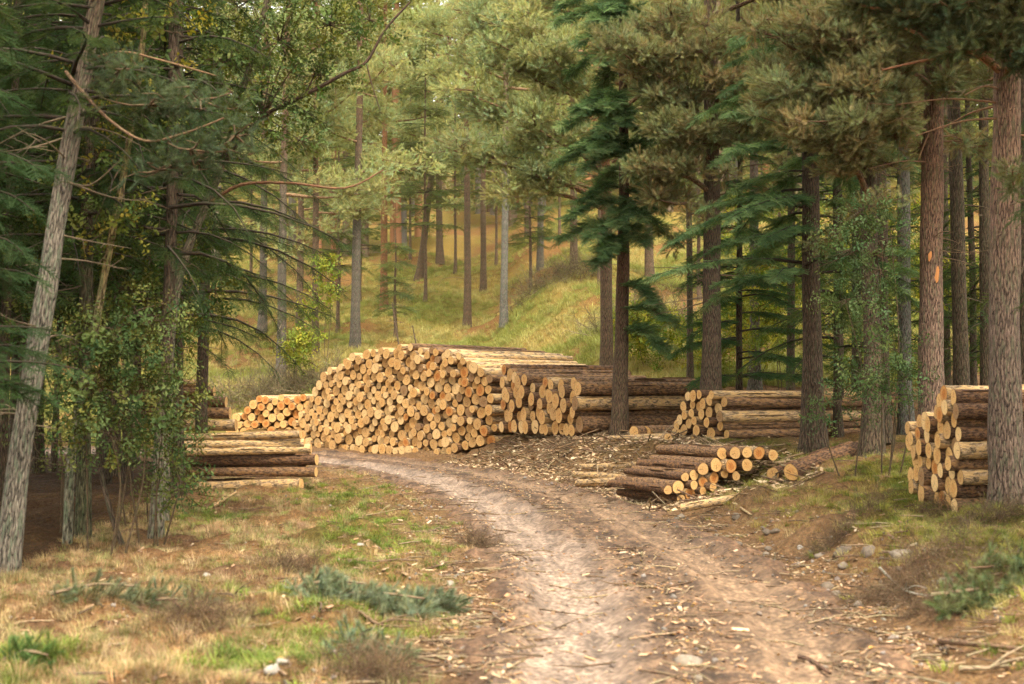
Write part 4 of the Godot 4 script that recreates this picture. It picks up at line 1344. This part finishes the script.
func build_hill_trees():
	# trunks that the photograph shows on the hillside
	var t: Node3D
	var p: Array
	var tp: PackedVector3Array
	var rows := [
		[280, 50, 0.20, "grey trunk nearest the log stacks on the hill, first from the wood", GREYBARK], [316, 53, 0.15, "slim dark trunk standing between two grey hill trunks", BROWNBARK],
		[355, 53.5, 0.22, "stout grey trunk on the hill above the great pile's slope", GREYBARK], [384, 67, 0.21, "tall orange-barked pine on the hill", REDBARK],
		[467, 61, 0.19, "brown trunk on the hill straight above the pile's crest", BROWNBARK], [504, 57, 0.18, "pale grey lone trunk on the hill behind the pile", Color(0.27, 0.245, 0.21)],
		[483, 72, 0.19, "thin hill trunk between the brown and the pale grey ones", BROWNBARK], [418, 78, 0.24, "leaning trunk far up the hill", BROWNBARK], [300, 66, 0.2, "brown hill trunk behind the first grey one", BROWNBARK],
		[440, 84, 0.25, "dark trunk far up the hill behind the orange pine", BROWNBARK], [333, 76, 0.2, "reddish trunk far up the hill by the wood", REDBARK], [540, 70, 0.2, "trunk on the hill under the pale pine boughs", GREYBARK], [575, 62, 0.2, "trunk on the hill just beside the slim fir", BROWNBARK], [262, 60, 0.2, "hill trunk partly behind the drooping spruces", GREYBARK], [650, 58, 0.2, "trunk on the slope beyond the fir", BROWNBARK], [528, 86, 0.22, "small far trunk high on the hill", BROWNBARK], [395, 92, 0.22, "far reddish trunk at the hill's top", REDBARK]]
	for q in rows:
		p = straight(q[0], q[1], 19, rf(-0.3, 0.3) if q[0] != 418 else 2.4)
		t = thing("pine_tree", q[3], "tree", p[0], "pines on the hillside")
		tp = trunk(t, rel(p, p[0]), q[2], 0.06, q[4] * 0.9, (q[4] as Color).lerp(REDBARK, 0.5), 8, 1.25, 10)
		dead_twigs(t, tp, 2.0, 8, 8, 1.4, Color(0.26, 0.19, 0.13))
		pine(t, tp, 9.0 if q[0] in [384, 504, 467] else rf(4.8, 7.0), 18.5, 11, 2.7, 0.8, 40, PALE, 1.6, Color(0.36, 0.22, 0.13))
	# a few with lower green boughs between
	for q in [[338, 60, 10, "slim green spruce on the hill by the stout grey trunk"], [425, 66, 13, "green spruce on the hill beside the orange pine"], [395, 58, 4.5, "small dark sapling conifer above the great pile"], [600, 55, 12, "pale spruce on the slope behind the fir"], [455, 76, 14, "tall pale spruce far up the hill"], [300, 80, 15, "tall spruce far up the hill by the wood"], [360, 72, 11, "young pale spruce between the stout grey trunk and the orange pine"], [496, 80, 13, "pale spruce high behind the lone grey trunk"], [530, 66, 9, "young pale spruce under the pine boughs"], [560, 78, 13, "pale spruce high on the hill beyond the fir"], [250, 70, 12, "pale spruce behind the drooping boughs"], [410, 84, 14, "pale spruce near the leaning hill trunk"], [700, 52, 9, "pale spruce beyond the stout dark pine"], [780, 54, 11, "pale spruce beyond the sweeping fir"], [860, 56, 12, "pale spruce deep behind the leafy shrub"], [950, 54, 12, "pale spruce deep behind the reddish pine"]]:
		p = straight(q[0], q[1], q[2])
		t = thing("spruce_tree", q[3], "tree", p[0])
		tp = trunk(t, rel(p, p[0]), 0.10, 0.02, BROWNBARK, BROWNBARK, 8, 1.2, 8)
		conifer(t, tp, q[2] * 0.28, q[2] - 0.3, 0.7, q[2] * 0.14, 0.2, 0.4, [Color(0.11, 0.15, 0.06), Color(0.14, 0.18, 0.06)], S.spruce, 1.7, 5)
	# thin saplings without leaves
	for q in [[402, 49, 2.6, "bare bent sapling standing above the great pile"], [423, 47, 2.2, "bare forked sapling above the great pile's crest"], [456, 45, 1.5, "thin bare stem behind the pile's crest"]]:
		var b := gnd(q[0], q[1])
		t = thing("bare_sapling", q[3], "sapling", b)
		tp = trunk(t, [Vector3.ZERO, Vector3(-0.1, q[2] * 0.4, 0), Vector3(-0.35, q[2], 0)], 0.05, 0.015, Color(0.2, 0.14, 0.1), Color(0.2, 0.14, 0.1), 3, 1.2, 7)
		dead_twigs(t, tp, q[2] * 0.4, q[2], 8, 0.5, Color(0.2, 0.14, 0.1))
	# the far wood that reads as one mass: three kinds of far tree, copied
	var kinds := []
	for k in 3:
		var m := MB.new()
		var h := 18.0
		m.col = [BROWNBARK, REDBARK, GREYBARK][k]
		m.tube(PackedVector3Array([Vector3.ZERO, Vector3(0.1, h * 0.5, 0), Vector3(0, h, 0)]), PackedFloat32Array([0.24, 0.17, 0.04]), 8)
		for i in 760:
			var f := rng.randf()
			var y := lerpf(h * (0.2 if k < 2 else 0.08), h, f)
			var R := (2.4 if k < 2 else 2.6) * (sqrt(1.0 - f * 0.9) if k < 2 else (1.0 - f) + 0.1)
			var an := rf(0, TAU)
			if k < 2: an = floor(an * 3.0) / 3.0 + rf(-0.25, 0.25) + floor(y)
			var rr := R * sqrt(rng.randf())
			var c := Vector3(cos(an) * rr, y - rr * 0.15, sin(an) * rr)
			m.col = Color(1, 1, 1) * rf(0.75, 1.2)
			m.col = Color(m.col.r * 0.26, m.col.g * 0.25, m.col.b * 0.085)
			for b in 7:
				var o := rdir()
				o.y = absf(o.y) * 0.6
				var tip := c + o * rf(0.25, 0.5)
				var sd := o.cross(rdir()).normalized() * 0.045
				m.tri(c + sd, tip, c - sd)
		kinds.append(m.mesh())
	for k in 3:
		var sc := Scatter.new()
		for i in 112:
			var d := rf(92, 178)
			var x := rf(-0.52, 0.52) * d
			sc.add(Transform3D(Basis(Vector3.UP, rf(0, TAU)).scaled(Vector3.ONE * rf(0.9, 1.5)), Vector3(x, height(x, d) - 0.2, -d)), jit(Color(1, 1, 1), 0.15))
		var o := copies("distant_forest", sc, kinds[k], M.needle, self)
		tag(o, ["far pines fading into haze up the hillside", "far red-stemmed pines fading into haze up the hillside", "far spruces fading into haze up the hillside"][k], "", "", "stuff")

# ---------------------------------------------------------------- ground cover and litter
func build_cover():
	var dry := Scatter.new()
	var lush := Scatter.new()
	var tall := Scatter.new()
	var chips := Scatter.new()
	var leaves := Scatter.new()
	var sticks := Scatter.new()
	var pebbles := Scatter.new()
	var n := 0
	while n < 50000:
		n += 1
		var d := 6.2 + 24.0 * pow(rng.randf(), 1.25)
		var x := rf(-0.42, 0.50) * d
		var s := road_at(x, d).x
		var e := absf(s) - 1.15
		if e < 0.15 or rng.randf() > ss(0.1, 1.3, e): continue
		var y := height(x, d)
		var tr := Transform3D(Basis(Vector3.UP, rf(0, TAU)).scaled(Vector3(1, rf(0.3, 0.85), 1) * rf(0.4, 0.85)), Vector3(x, y - 0.01, -d))
		var nn := nz2.get_noise_2d(x * 4.0, d * 4.0)
		if s < 0:
			var g := green_at(x, d) * (0.9 + nn)
			if x + 0.1 * (d - 14) < -4.6 and d > 13: continue
			if rng.randf() < g * 0.95:
				lush.add(tr, jit(pick([Color(0.16, 0.22, 0.04), Color(0.22, 0.25, 0.05), Color(0.12, 0.16, 0.035)]), 0.25))
			elif nn > -0.1 or rng.randf() < 0.15:
				dry.add(tr, jit(pick([Color(0.44, 0.31, 0.16), Color(0.38, 0.24, 0.125), Color(0.48, 0.36, 0.18), Color(0.32, 0.195, 0.105), Color(0.22, 0.22, 0.08), Color(0.26, 0.17, 0.10), Color(0.2, 0.19, 0.075)]), 0.25))
		else:
			if d > 25 or rng.randf() < ss(19, 25, d): continue
			var g := bank_green(x, d, e)
			if rng.randf() < 0.25 + g:
				if rng.randf() < 0.25 + 0.6 * g:
					lush.add(tr, jit(pick([Color(0.22, 0.23, 0.045), Color(0.30, 0.27, 0.06), Color(0.15, 0.18, 0.04)]), 0.25))
				elif e > 0.7:
					dry.add(tr, jit(pick([Color(0.42, 0.33, 0.12), Color(0.36, 0.24, 0.12), Color(0.30, 0.26, 0.09)]), 0.25))
	for i in 34000:
		var d := 36.0 + 52.0 * pow(rng.randf(), 1.3)
		var x := rf(-0.42, 0.30) * d
		if d < 41.5 and x < 3.0 and x > -9: continue
		var s := road_at(x, d).x
		if absf(s) < 1.6: continue
		var m := nz.get_noise_2d(x * 1.1, d * 1.1)
		if nz2.get_noise_2d(x * 0.8, d * 0.8) > 0.28 and rng.randf() < 0.6: continue
		var tr := Transform3D(Basis(Vector3.UP, rf(0, TAU)).scaled(Vector3(1.1, rf(0.5, 1.0), 1.1) * rf(0.45, 0.85)), Vector3(x, height(x, d) - 0.02, -d))
		var c := Color(0.39, 0.33, 0.12).lerp(Color(0.26, 0.27, 0.075), clampf(0.5 + m * 1.8, 0, 1))
		tall.add(tr, jit(c, 0.25))
	copies("dry_grass", dry, S.tuft, M.blade, self).set_meta("label", "low straw-coloured dry grass on the verge")
	copies("green_grass", lush, S.lush, M.blade, self).set_meta("label", "fresh green grass in patches on verge and bank")
	copies("hill_grass", tall, S.tall, M.blade, self).set_meta("label", "yellow-green tussock grass on the hillside")
	n = 0
	while n < 84000:
		n += 1
		var d := 6.0 + 25.0 * pow(rng.randf(), 1.3)
		var x := rf(-0.38, 0.42) * d
		var s := road_at(x, d).x
		var e := absf(s) - 1.15
		var on := e < 0.05
		if nz2.get_noise_2d(x * 7.0 + 200, d * 7.0) + 0.5 * nz.get_noise_2d(x * 2.5, d * 2.5) < rf(-0.5, 0.35): continue
		var y := height(x, d)
		if on:
			y = maxf(y, base_height(x, d, s) + road_y(s, x, d))
			var mid := exp(-pow((s - 0.08) / 0.22, 2)) + ss(0.8, 1.1, absf(s))
			if rng.randf() > 0.10 + 0.75 * mid: continue
		elif rng.randf() > lerpf(0.95, 0.16, ss(0.2, 2.2, e)): continue
		if s < 0 and e > 3.5: continue
		var p := Vector3(x, y + 0.006, -d)
		var b := Basis(Vector3.UP, rf(0, TAU)) * Basis(Vector3.RIGHT, rf(-0.4, 0.4)) * Basis(Vector3.FORWARD, rf(-0.4, 0.4))
		var kind := rng.randf()
		if kind < 0.62:
			var L := 0.014 + 0.05 * pow(rng.randf(), 2.0) * (1.7 if rng.randf() < 0.05 else 1.0)
			chips.add(Transform3D(b.scaled_local(Vector3(L * 1.3, rf(0.004, 0.010), L * rf(0.2, 0.6))), p), jit(pick([Color(0.38, 0.25, 0.135), Color(0.33, 0.20, 0.11), Color(0.46, 0.33, 0.20), Color(0.28, 0.16, 0.085), Color(0.2, 0.12, 0.07), Color(0.25, 0.155, 0.09)]), 0.2))
		elif kind < 0.80:
			leaves.add(Transform3D(b.scaled(Vector3.ONE * rf(0.02, 0.045)), p), jit(pick([Color(0.34, 0.17, 0.07), Color(0.26, 0.12, 0.05), Color(0.45, 0.26, 0.09)]), 0.25))
		elif kind < 0.90:
			var L := rf(0.15, 0.6)
			sticks.add(Transform3D(Basis(Vector3.UP, rf(0, TAU)).scaled_local(Vector3(L, minf(L * 1.2, 0.5), minf(L * 1.2, 0.5))), p), jit(pick([Color(0.30, 0.20, 0.13), Color(0.44, 0.32, 0.2), Color(0.2, 0.13, 0.085)]), 0.2))
		else:
			var L := rf(0.02, 0.06) * (2.0 if rng.randf() < 0.05 else 1.0)
			pebbles.add(Transform3D(b.scaled(Vector3(L, L * 0.7, L)), p), jit(pick([Color(0.22, 0.175, 0.135), Color(0.29, 0.24, 0.19), Color(0.17, 0.125, 0.095)]), 0.2))
	for i in 14000:      # debris on the slope below the stacks
		var d := rf(19, 32.5)
		var x := rf(-2.4, 4.2)
		var s := road_at(x, d).x
		if s < 1.35 or s > 4.0: continue
		var b := Basis(Vector3.UP, rf(0, TAU)) * Basis(Vector3.RIGHT, rf(-0.5, 0.5)) * Basis(Vector3.FORWARD, rf(-0.5, 0.5))
		var p := Vector3(x, height(x, d) + 0.01, -d)
		if rng.randf() < 0.8:
			var L := rf(0.03, 0.13)
			chips.add(Transform3D(b.scaled_local(Vector3(L * 1.4, rf(0.006, 0.02), L * rf(0.25, 0.6))), p), jit(pick([Color(0.48, 0.33, 0.19), Color(0.40, 0.25, 0.13), Color(0.56, 0.42, 0.26), Color(0.25, 0.15, 0.085)]), 0.2))
		else:
			var L := rf(0.25, 0.9)
			sticks.add(Transform3D(b.scaled_local(Vector3(L, minf(L, 0.8), minf(L, 0.8))), p), jit(pick([Color(0.34, 0.23, 0.14), Color(0.46, 0.33, 0.2), Color(0.22, 0.14, 0.09)]), 0.2))
	copies("wood_chips", chips, S.chip, M.wood, self).set_meta("label", "bark and wood chips strewn along the track")
	copies("leaf_litter", leaves, S.dead_leaf, M.leaf, self).set_meta("label", "brown fallen leaves on the ground")
	copies("stick_litter", sticks, S.stick, M.twig, self).set_meta("label", "broken twigs scattered on the ground")
	copies("gravel", pebbles, S.stone[0], M.stone, self).set_meta("label", "small stones on and beside the track")

func ground_spot(px: float, py: float) -> Vector3:
	# walk out along the line of sight until it meets the ground
	var d := 5.5
	while d < 60.0:
		var q := at(px, py, d)
		if q.y <= height(q.x, d): return q
		d += 0.05
	return at(px, py, 60)

func build_small():
	# stones lying about
	var k := 0
	for q in [[272, 672, 0.10, "white stone lying in the grass nearest the viewer", 0.62], [282, 666, 0.07, "smaller white stone touching the white one", 0.62], [690, 681, 0.15, "flat pale stone in the middle of the track's near end", 0.5], [948, 585, 0.13, "angular pale stone standing among twigs on the bank", 0.5], [820, 556, 0.13, "grey stone half sunk at the foot of the bank", 0.42], [846, 551, 0.2, "broad pale stone in the rubble at the foot of the bank", 0.45], [801, 551, 0.09, "small white stone at the bank's foot", 0.55], [905, 556, 0.2, "brown stone block half buried on the bank", 0.36], [775, 531, 0.1, "small stone in the rubble above the track bend", 0.42], [870, 553, 0.17, "pale stone beside the buried block", 0.42], [207, 575, 0.07, "pale stone in the dry grass of the verge", 0.5], [240, 610, 0.05, "small pale stone in the dry grass nearer the viewer", 0.55], [360, 545, 0.07, "pale stone on the green patch of the verge", 0.5], [728, 610, 0.06, "small stone between the wheel ruts", 0.42], [884, 588, 0.14, "low stone beside the grey twigs on the bank", 0.4]]:
		var p := ground_spot(q[0], q[1])
		p = Vector3(p.x, height(p.x, -p.z), p.z)
		var s := road_at(p.x, -p.z).x
		p.y = maxf(p.y, base_height(p.x, -p.z, s) + road_y(s, p.x, -p.z))
		var m: ArrayMesh = S.stone[k % 3]
		var o := single("stone", m, M.stone_one[1 if k == 2 else (k % 3 if q[4] < 0.5 else 3)], q[3], "stone", Transform3D((Basis(Vector3.UP, k * 1.7) * Basis(Vector3.RIGHT, rf(-0.5, 0.5))).scaled(Vector3(q[2] * 1.7, q[2] * 0.95, q[2] * 1.4)), p + Vector3(0, q[2] * -0.06, 0)))
		k += 1
	# cut pine boughs and brash lying on the ground
	for q in [[370, 606, 0.42, 60, "cut blue-green pine bough lying on the verge", "bough", [Color(0.20, 0.235, 0.14), Color(0.25, 0.26, 0.145), Color(0.17, 0.205, 0.13)]], [330, 592, 0.26, 26, "smaller cut pine bough behind the large one on the verge", "bough", [Color(0.22, 0.25, 0.145), Color(0.18, 0.205, 0.12)]], [415, 610, 0.30, 40, "tip of a cut bough pointing at the track", "bough", [Color(0.17, 0.2, 0.12), Color(0.14, 0.17, 0.10)]], [1005, 600, 0.45, 90, "heap of green pine brash on the bank's near end", "bough", [Color(0.16, 0.19, 0.08), Color(0.20, 0.21, 0.1), Color(0.12, 0.15, 0.07)]], [95, 600, 0.28, 16, "grey-green bough lying in the dry grass by the leaning trunk", "bough", [Color(0.16, 0.175, 0.10), Color(0.20, 0.19, 0.10)]], [165, 610, 0.32, 30, "small green bough in the dry grass", "bough", [Color(0.13, 0.18, 0.11), Color(0.2, 0.2, 0.1)]], [25, 668, 0.13, 12, "bright green tuft of brash at the photo's corner", "bough", [Color(0.10, 0.17, 0.05), Color(0.13, 0.19, 0.06)]], [370, 660, 0.22, 14, "thin bough lying over the grass nearest the track", "bough", [Color(0.18, 0.23, 0.13), Color(0.15, 0.19, 0.11)]], [135, 466, 0.01, 1, "", "", []]]:
		if q[4] == "": continue
		var p := ground_spot(q[0], q[1])
		p.y = height(p.x, -p.z)
		var t := thing("cut_bough", q[4], "bough", p)
		var sc := Scatter.new()
		var tw := MB.new()
		tw.col = Color(0.34, 0.24, 0.16)
		var an := rf(-0.4, 0.4)
		var ax := Vector3(cos(an), 0, sin(an))
		tw.tube(curve([-ax * q[2] * 1.1 + Vector3(0, 0.02, 0), Vector3(0, 0.08, 0), ax * q[2] + Vector3(0, 0.06, 0)], 4), taper(9, 0.016, 0.006), 6)
		for i in int(q[3]) * 5:
			var u := rf(-1, 1)
			var b: Vector3 = ax * u * q[2] + ax.cross(Vector3.UP) * rf(-0.45, 0.45) * q[2] + Vector3(0, 0.01 + rf(0, 0.15) * q[2], 0)
			b.y += height(p.x + b.x, -(p.z + b.z)) - p.y
			sc.add(Transform3D(frame_y((ax * rf(-0.2, 0.9) + rdir() * 0.8 + Vector3(0, 0.25, 0)).normalized(), rdir(), rf(0.45, 0.85)), b), jit(pick(q[6]), 0.25))
		copies("needles", sc, S.pine, M.needle, t)
		part("stem", tw.mesh(), M.twig, t)
	# fallen branches
	for q in [[[[360, 618], [378, 628], [400, 633], [438, 628]], 0.012, "crooked fallen branch lying across the green verge", Color(0.26, 0.17, 0.11)], [[[352, 668], [365, 655], [378, 640], [384, 632]], 0.011, "pale forked stick beside the crooked branch", Color(0.46, 0.33, 0.2)], [[[205, 600], [235, 598], [250, 601]], 0.009, "dark stick lying in the dry verge", Color(0.22, 0.15, 0.1)], [[[385, 660], [405, 664], [440, 668]], 0.02, "short brown limb at the verge nearest the track", Color(0.30, 0.2, 0.13)], [[[880, 572], [905, 596], [940, 604], [962, 612]], 0.012, "bleached grey twig sprawling on the bank", Color(0.52, 0.46, 0.38)], [[[925, 572], [935, 590], [944, 606]], 0.010, "bleached twig rising beside the angular stone", Color(0.55, 0.49, 0.41)], [[[940, 648], [975, 652], [1022, 662]], 0.022, "long dark branch lying at the track's edge nearest the viewer", Color(0.3, 0.19, 0.12)], [[[960, 676], [990, 674], [1010, 672]], 0.016, "pale broken branch in the near corner of the track", Color(0.5, 0.38, 0.25)], [[[515, 464], [540, 467], [560, 472]], 0.02, "thin branch on the debris below the thick-log stack", Color(0.4, 0.27, 0.17)], [[[735, 507], [745, 514], [752, 519]], 0.02, "short broken slab beside the peeled pole", Color(0.62, 0.44, 0.25)], [[[350, 520], [380, 516], [408, 509]], 0.01, "thin stick reaching from the verge to the track", Color(0.45, 0.34, 0.2)], [[[212, 512], [222, 505], [236, 496]], 0.035, "split pale plank piece leaning below the bark-side stack", Color(0.55, 0.36, 0.18)], [[[800, 664], [812, 672], [830, 681]], 0.02, "dark bark strip lying in the track's near end", Color(0.2, 0.12, 0.08)]]:
		var pts := []
		for a in q[0]:
			var w := ground_spot(a[0], a[1])
			pts.append(Vector3(w.x, height(w.x, -w.z) + q[1] * 1.2 + 0.01, w.z))
		var s := road_at(pts[1].x, -pts[1].z).x
		if absf(s) < 1.3:
			for i in pts.size():
				var s2 := road_at(pts[i].x, -pts[i].z).x
				pts[i].y = maxf(pts[i].y, base_height(pts[i].x, -pts[i].z, s2) + road_y(s2, pts[i].x, -pts[i].z) + q[1])
		var o: Vector3 = pts[0]
		var t := thing("fallen_branch", q[2], "branch", o)
		limb(t, rel(pts, o), q[1], q[1] * 0.5, q[3], "stem")
		var a: Vector3 = (pts[1] as Vector3) - o
		var dv := (pts[-1] - pts[0] as Vector3).normalized()
		if q[1] < 0.02:
			limb(t, [a, a + dv * 0.12 + Vector3(0.02, 0.06, 0.08), a + dv * 0.3 + Vector3(0.03, 0.08, 0.18)], q[1] * 0.6, q[1] * 0.3, q[3], "side_twig")
			limb(t, [a, a + dv * 0.12 + Vector3(0, 0.05, -0.08), a + dv * 0.26 + Vector3(0.0, 0.07, -0.2)], q[1] * 0.5, q[1] * 0.3, q[3], "side_twig")
	# upright stick before the short stack
	var b0 := at(977, 505, 15.9)
	var st := thing("stake", "thin reddish stick standing upright against the short log stack", "stick", b0)
	limb(st, [Vector3.ZERO, Vector3(-0.01, 0.3, 0), Vector3(-0.035, 0.62, 0)], 0.018, 0.012, Color(0.5, 0.25, 0.13), "stem")
	scatter_stones()
	# torn root clods and heaps of brash
	for q in [[290, 575, 0.22, "dark clod of torn earth on the verge"], [205, 622, 0.24, "earthy clod with roots in the dry grass"], [372, 678, 0.2, "torn stump piece at the photo's lower edge"], [905, 590, 0.34, "brown heap of dead brash on the bank"], [935, 568, 0.36, "dome of dead brash behind the angular stone"], [845, 535, 0.3, "dead brash heap at the top of the rubble"], [480, 548, 0.16, "dark clod of mud at the track's edge"], [955, 600, 0.3, "brown brash heap beside the green brash"], [945, 510, 0.25, "tuft of dead brash under the short log stack"], [985, 520, 0.3, "dead root tangle at the big pine's foot"], [640, 474, 0.5, "brash heap on the debris slope by the low heap"], [555, 455, 0.35, "brash spilling under the thick-log stack"]]:
		var p := ground_spot(q[0], q[1])
		p.y = height(p.x, -p.z)
		var t := thing("brash_heap", q[3], "brash heap", p)
		var sc := Scatter.new()
		for i in 230:
			var a := rf(0, TAU)
			var rr: float = q[2] * sqrt(rng.randf())
			var b := Vector3(cos(a) * rr * 1.3, 0, sin(a) * rr)
			b.y = height(p.x + b.x, -(p.z + b.z)) - p.y + rf(0, 0.32) * (q[2] - rr * 0.8)
			sc.add(Transform3D(frame_y((rdir() + Vector3(0, 0.15, 0)).normalized(), rdir(), rf(0.25, 0.45)), b), jit(pick([Color(0.24, 0.15, 0.09), Color(0.32, 0.21, 0.13), Color(0.16, 0.1, 0.065)]), 0.2))
		copies("twigs", sc, S.twig, M.twig, t)
	# brash behind the far stack, on the hill foot
	for q in [[255, 47.5, 1.6, "grey-brown brush heap at the foot of the hill by the wood"], [300, 48.5, 1.3, "brush heap behind the first grey hill trunk"], [560, 58, 1.5, "brush heap on the hill under the pale pine"], [640, 46, 1.4, "brush heap on the slope beyond the slim fir"]]:
		var p := gnd(q[0], q[1])
		var t := thing("brush_heap", q[3], "brush heap", p)
		var sc := Scatter.new()
		for i in 240:
			var a := rf(0, TAU)
			var rr: float = q[2] * sqrt(rng.randf())
			var b := Vector3(cos(a) * rr * 1.3, 0, sin(a) * rr)
			b.y = height(p.x + b.x, -(p.z + b.z)) - p.y + rf(0, 0.6) * (q[2] - rr * 0.8) * 0.7
			sc.add(Transform3D(frame_y((rdir() + Vector3(0, 0.3, 0)).normalized(), rdir(), rf(1.0, 2.2)), b), jit(pick([Color(0.26, 0.18, 0.11), Color(0.34, 0.26, 0.15), Color(0.2, 0.15, 0.09), Color(0.26, 0.24, 0.1)]), 0.2))
		copies("twigs", sc, S.twig, M.twig, t)

func scatter_stones():
	# rubble along the foot of the bank, each stone a thing
	var where := ["where the track straightens", "below the mossy slope", "beside the brash domes", "under the short log stack", "near the angular stone", "by the buried block"]
	for i in 26:
		var d := rf(10.5, 18.5)
		var x := 1.2 + rf(1.0, 2.1)
		if d > 15: x -= (d - 15) * 0.1
		var r := 0.04 + 0.09 * pow(rng.randf(), 2.0)
		single("stone", S.stone[i % 3], M.stone_one[i % 3], "small brownish rubble stone at the foot of the bank", "stone", Transform3D(Basis(Vector3.UP, rf(0, TAU)).scaled(Vector3(r * 1.5, r, r * 1.2)), Vector3(x, height(x, d) + r * 0.15, -d)), "rubble stones along the foot of the bank")

# ---------------------------------------------------------------- everything
func _ready():
	rng.seed = 20240611
	# camera
	var cam := Camera3D.new()
	cam.name = "Camera"
	add_child(cam)
	cam.position = EYE
	cam.rotation = Vector3(atan(51.0 / F), 0, 0)
	cam.near = 0.1
	cam.far = 900.0
	var ca := CameraAttributesPhysical.new()
	ca.frustum_focal_length = 50.0
	ca.frustum_focus_distance = 31.0
	ca.exposure_aperture = 2.5
	ca.frustum_near = 0.1
	ca.frustum_far = 900.0
	cam.attributes = ca
	cam.current = true
	cam_basis = Basis.from_euler(cam.rotation)
	# sky, sun, exposure
	var env := Environment.new()
	env.background_mode = Environment.BG_SKY
	var sky := Sky.new()
	var sm := ProceduralSkyMaterial.new()
	sm.sky_top_color = Color(0.90, 0.90, 0.89)
	sm.sky_horizon_color = Color(0.96, 0.94, 0.89)
	sm.sky_curve = 0.2
	sm.ground_bottom_color = Color(0.25, 0.22, 0.16)
	sm.ground_horizon_color = Color(0.6, 0.57, 0.5)
	sm.sun_angle_max = 1.0
	sky.sky_material = sm
	env.sky = sky
	env.background_energy_multiplier = 0.9
	env.tonemap_mode = Environment.TONE_MAPPER_LINEAR
	env.tonemap_exposure = 5.7
	env.sdfgi_enabled = true
	env.ssao_enabled = true
	env.ssil_enabled = true
	env.fog_enabled = true
	env.fog_density = 0.00005
	env.fog_light_color = Color(0.98, 0.94, 0.80)
	var we := WorldEnvironment.new()
	we.name = "Environment"
	we.environment = env
	add_child(we)
	var sun := DirectionalLight3D.new()
	sun.name = "Sun"
	sun.light_energy = 0.5
	sun.light_color = Color(1.0, 0.965, 0.90)
	sun.light_angular_distance = 16.0
	sun.shadow_enabled = true
	add_child(sun)
	sun.rotation_degrees = Vector3(-57, 22, 0)

	nz.noise_type = FastNoiseLite.TYPE_SIMPLEX
	nz.frequency = 0.14
	nz.fractal_octaves = 3
	nz.seed = 4
	nz2.noise_type = FastNoiseLite.TYPE_SIMPLEX
	nz2.frequency = 0.17
	nz2.fractal_octaves = 2
	nz2.seed = 91
	# the track's centreline
	var raw := [Vector3(0.5, 0, -40), Vector3(0.6, 0, 2), Vector3(0.82, 0, 6), Vector3(0.98, 0, 8), Vector3(1.14, 0, 11), Vector3(0.92, 0, 15.5), Vector3(0.2, 0, 21.3), Vector3(-0.85, 0, 26.2), Vector3(-2.35, 0, 30.8), Vector3(-4.6, 0, 34.2), Vector3(-8, 0, 36.4), Vector3(-14, 0, 38), Vector3(-60, 0, 46)]
	for q in curve(raw, 8):
		road_c.append(Vector2(q.x, q.z))

	build_materials()
	M.soil = mat(Color(0.115, 0.07, 0.042), 0.98)
	M.stone_one = []
	for c in [Color(0.22, 0.17, 0.125), Color(0.26, 0.205, 0.15), Color(0.18, 0.135, 0.095), Color(0.38, 0.33, 0.27)]:
		var m: StandardMaterial3D = M.stone.duplicate()
		m.albedo_color = c.linear_to_srgb()
		M.stone_one.append(m)
	build_shared()
	build_log_meshes()
	var t0 := Time.get_ticks_msec()
	build_ground()
	build_road()
	print("ground ", Time.get_ticks_msec() - t0)
	build_logs()
	print("logs ", Time.get_ticks_msec() - t0)
	build_near_trees()
	build_shrubs()
	print("trees ", Time.get_ticks_msec() - t0)
	build_hill_trees()
	print("hill ", Time.get_ticks_msec() - t0)
	build_cover()
	build_small()
	print("done ", Time.get_ticks_msec() - t0)
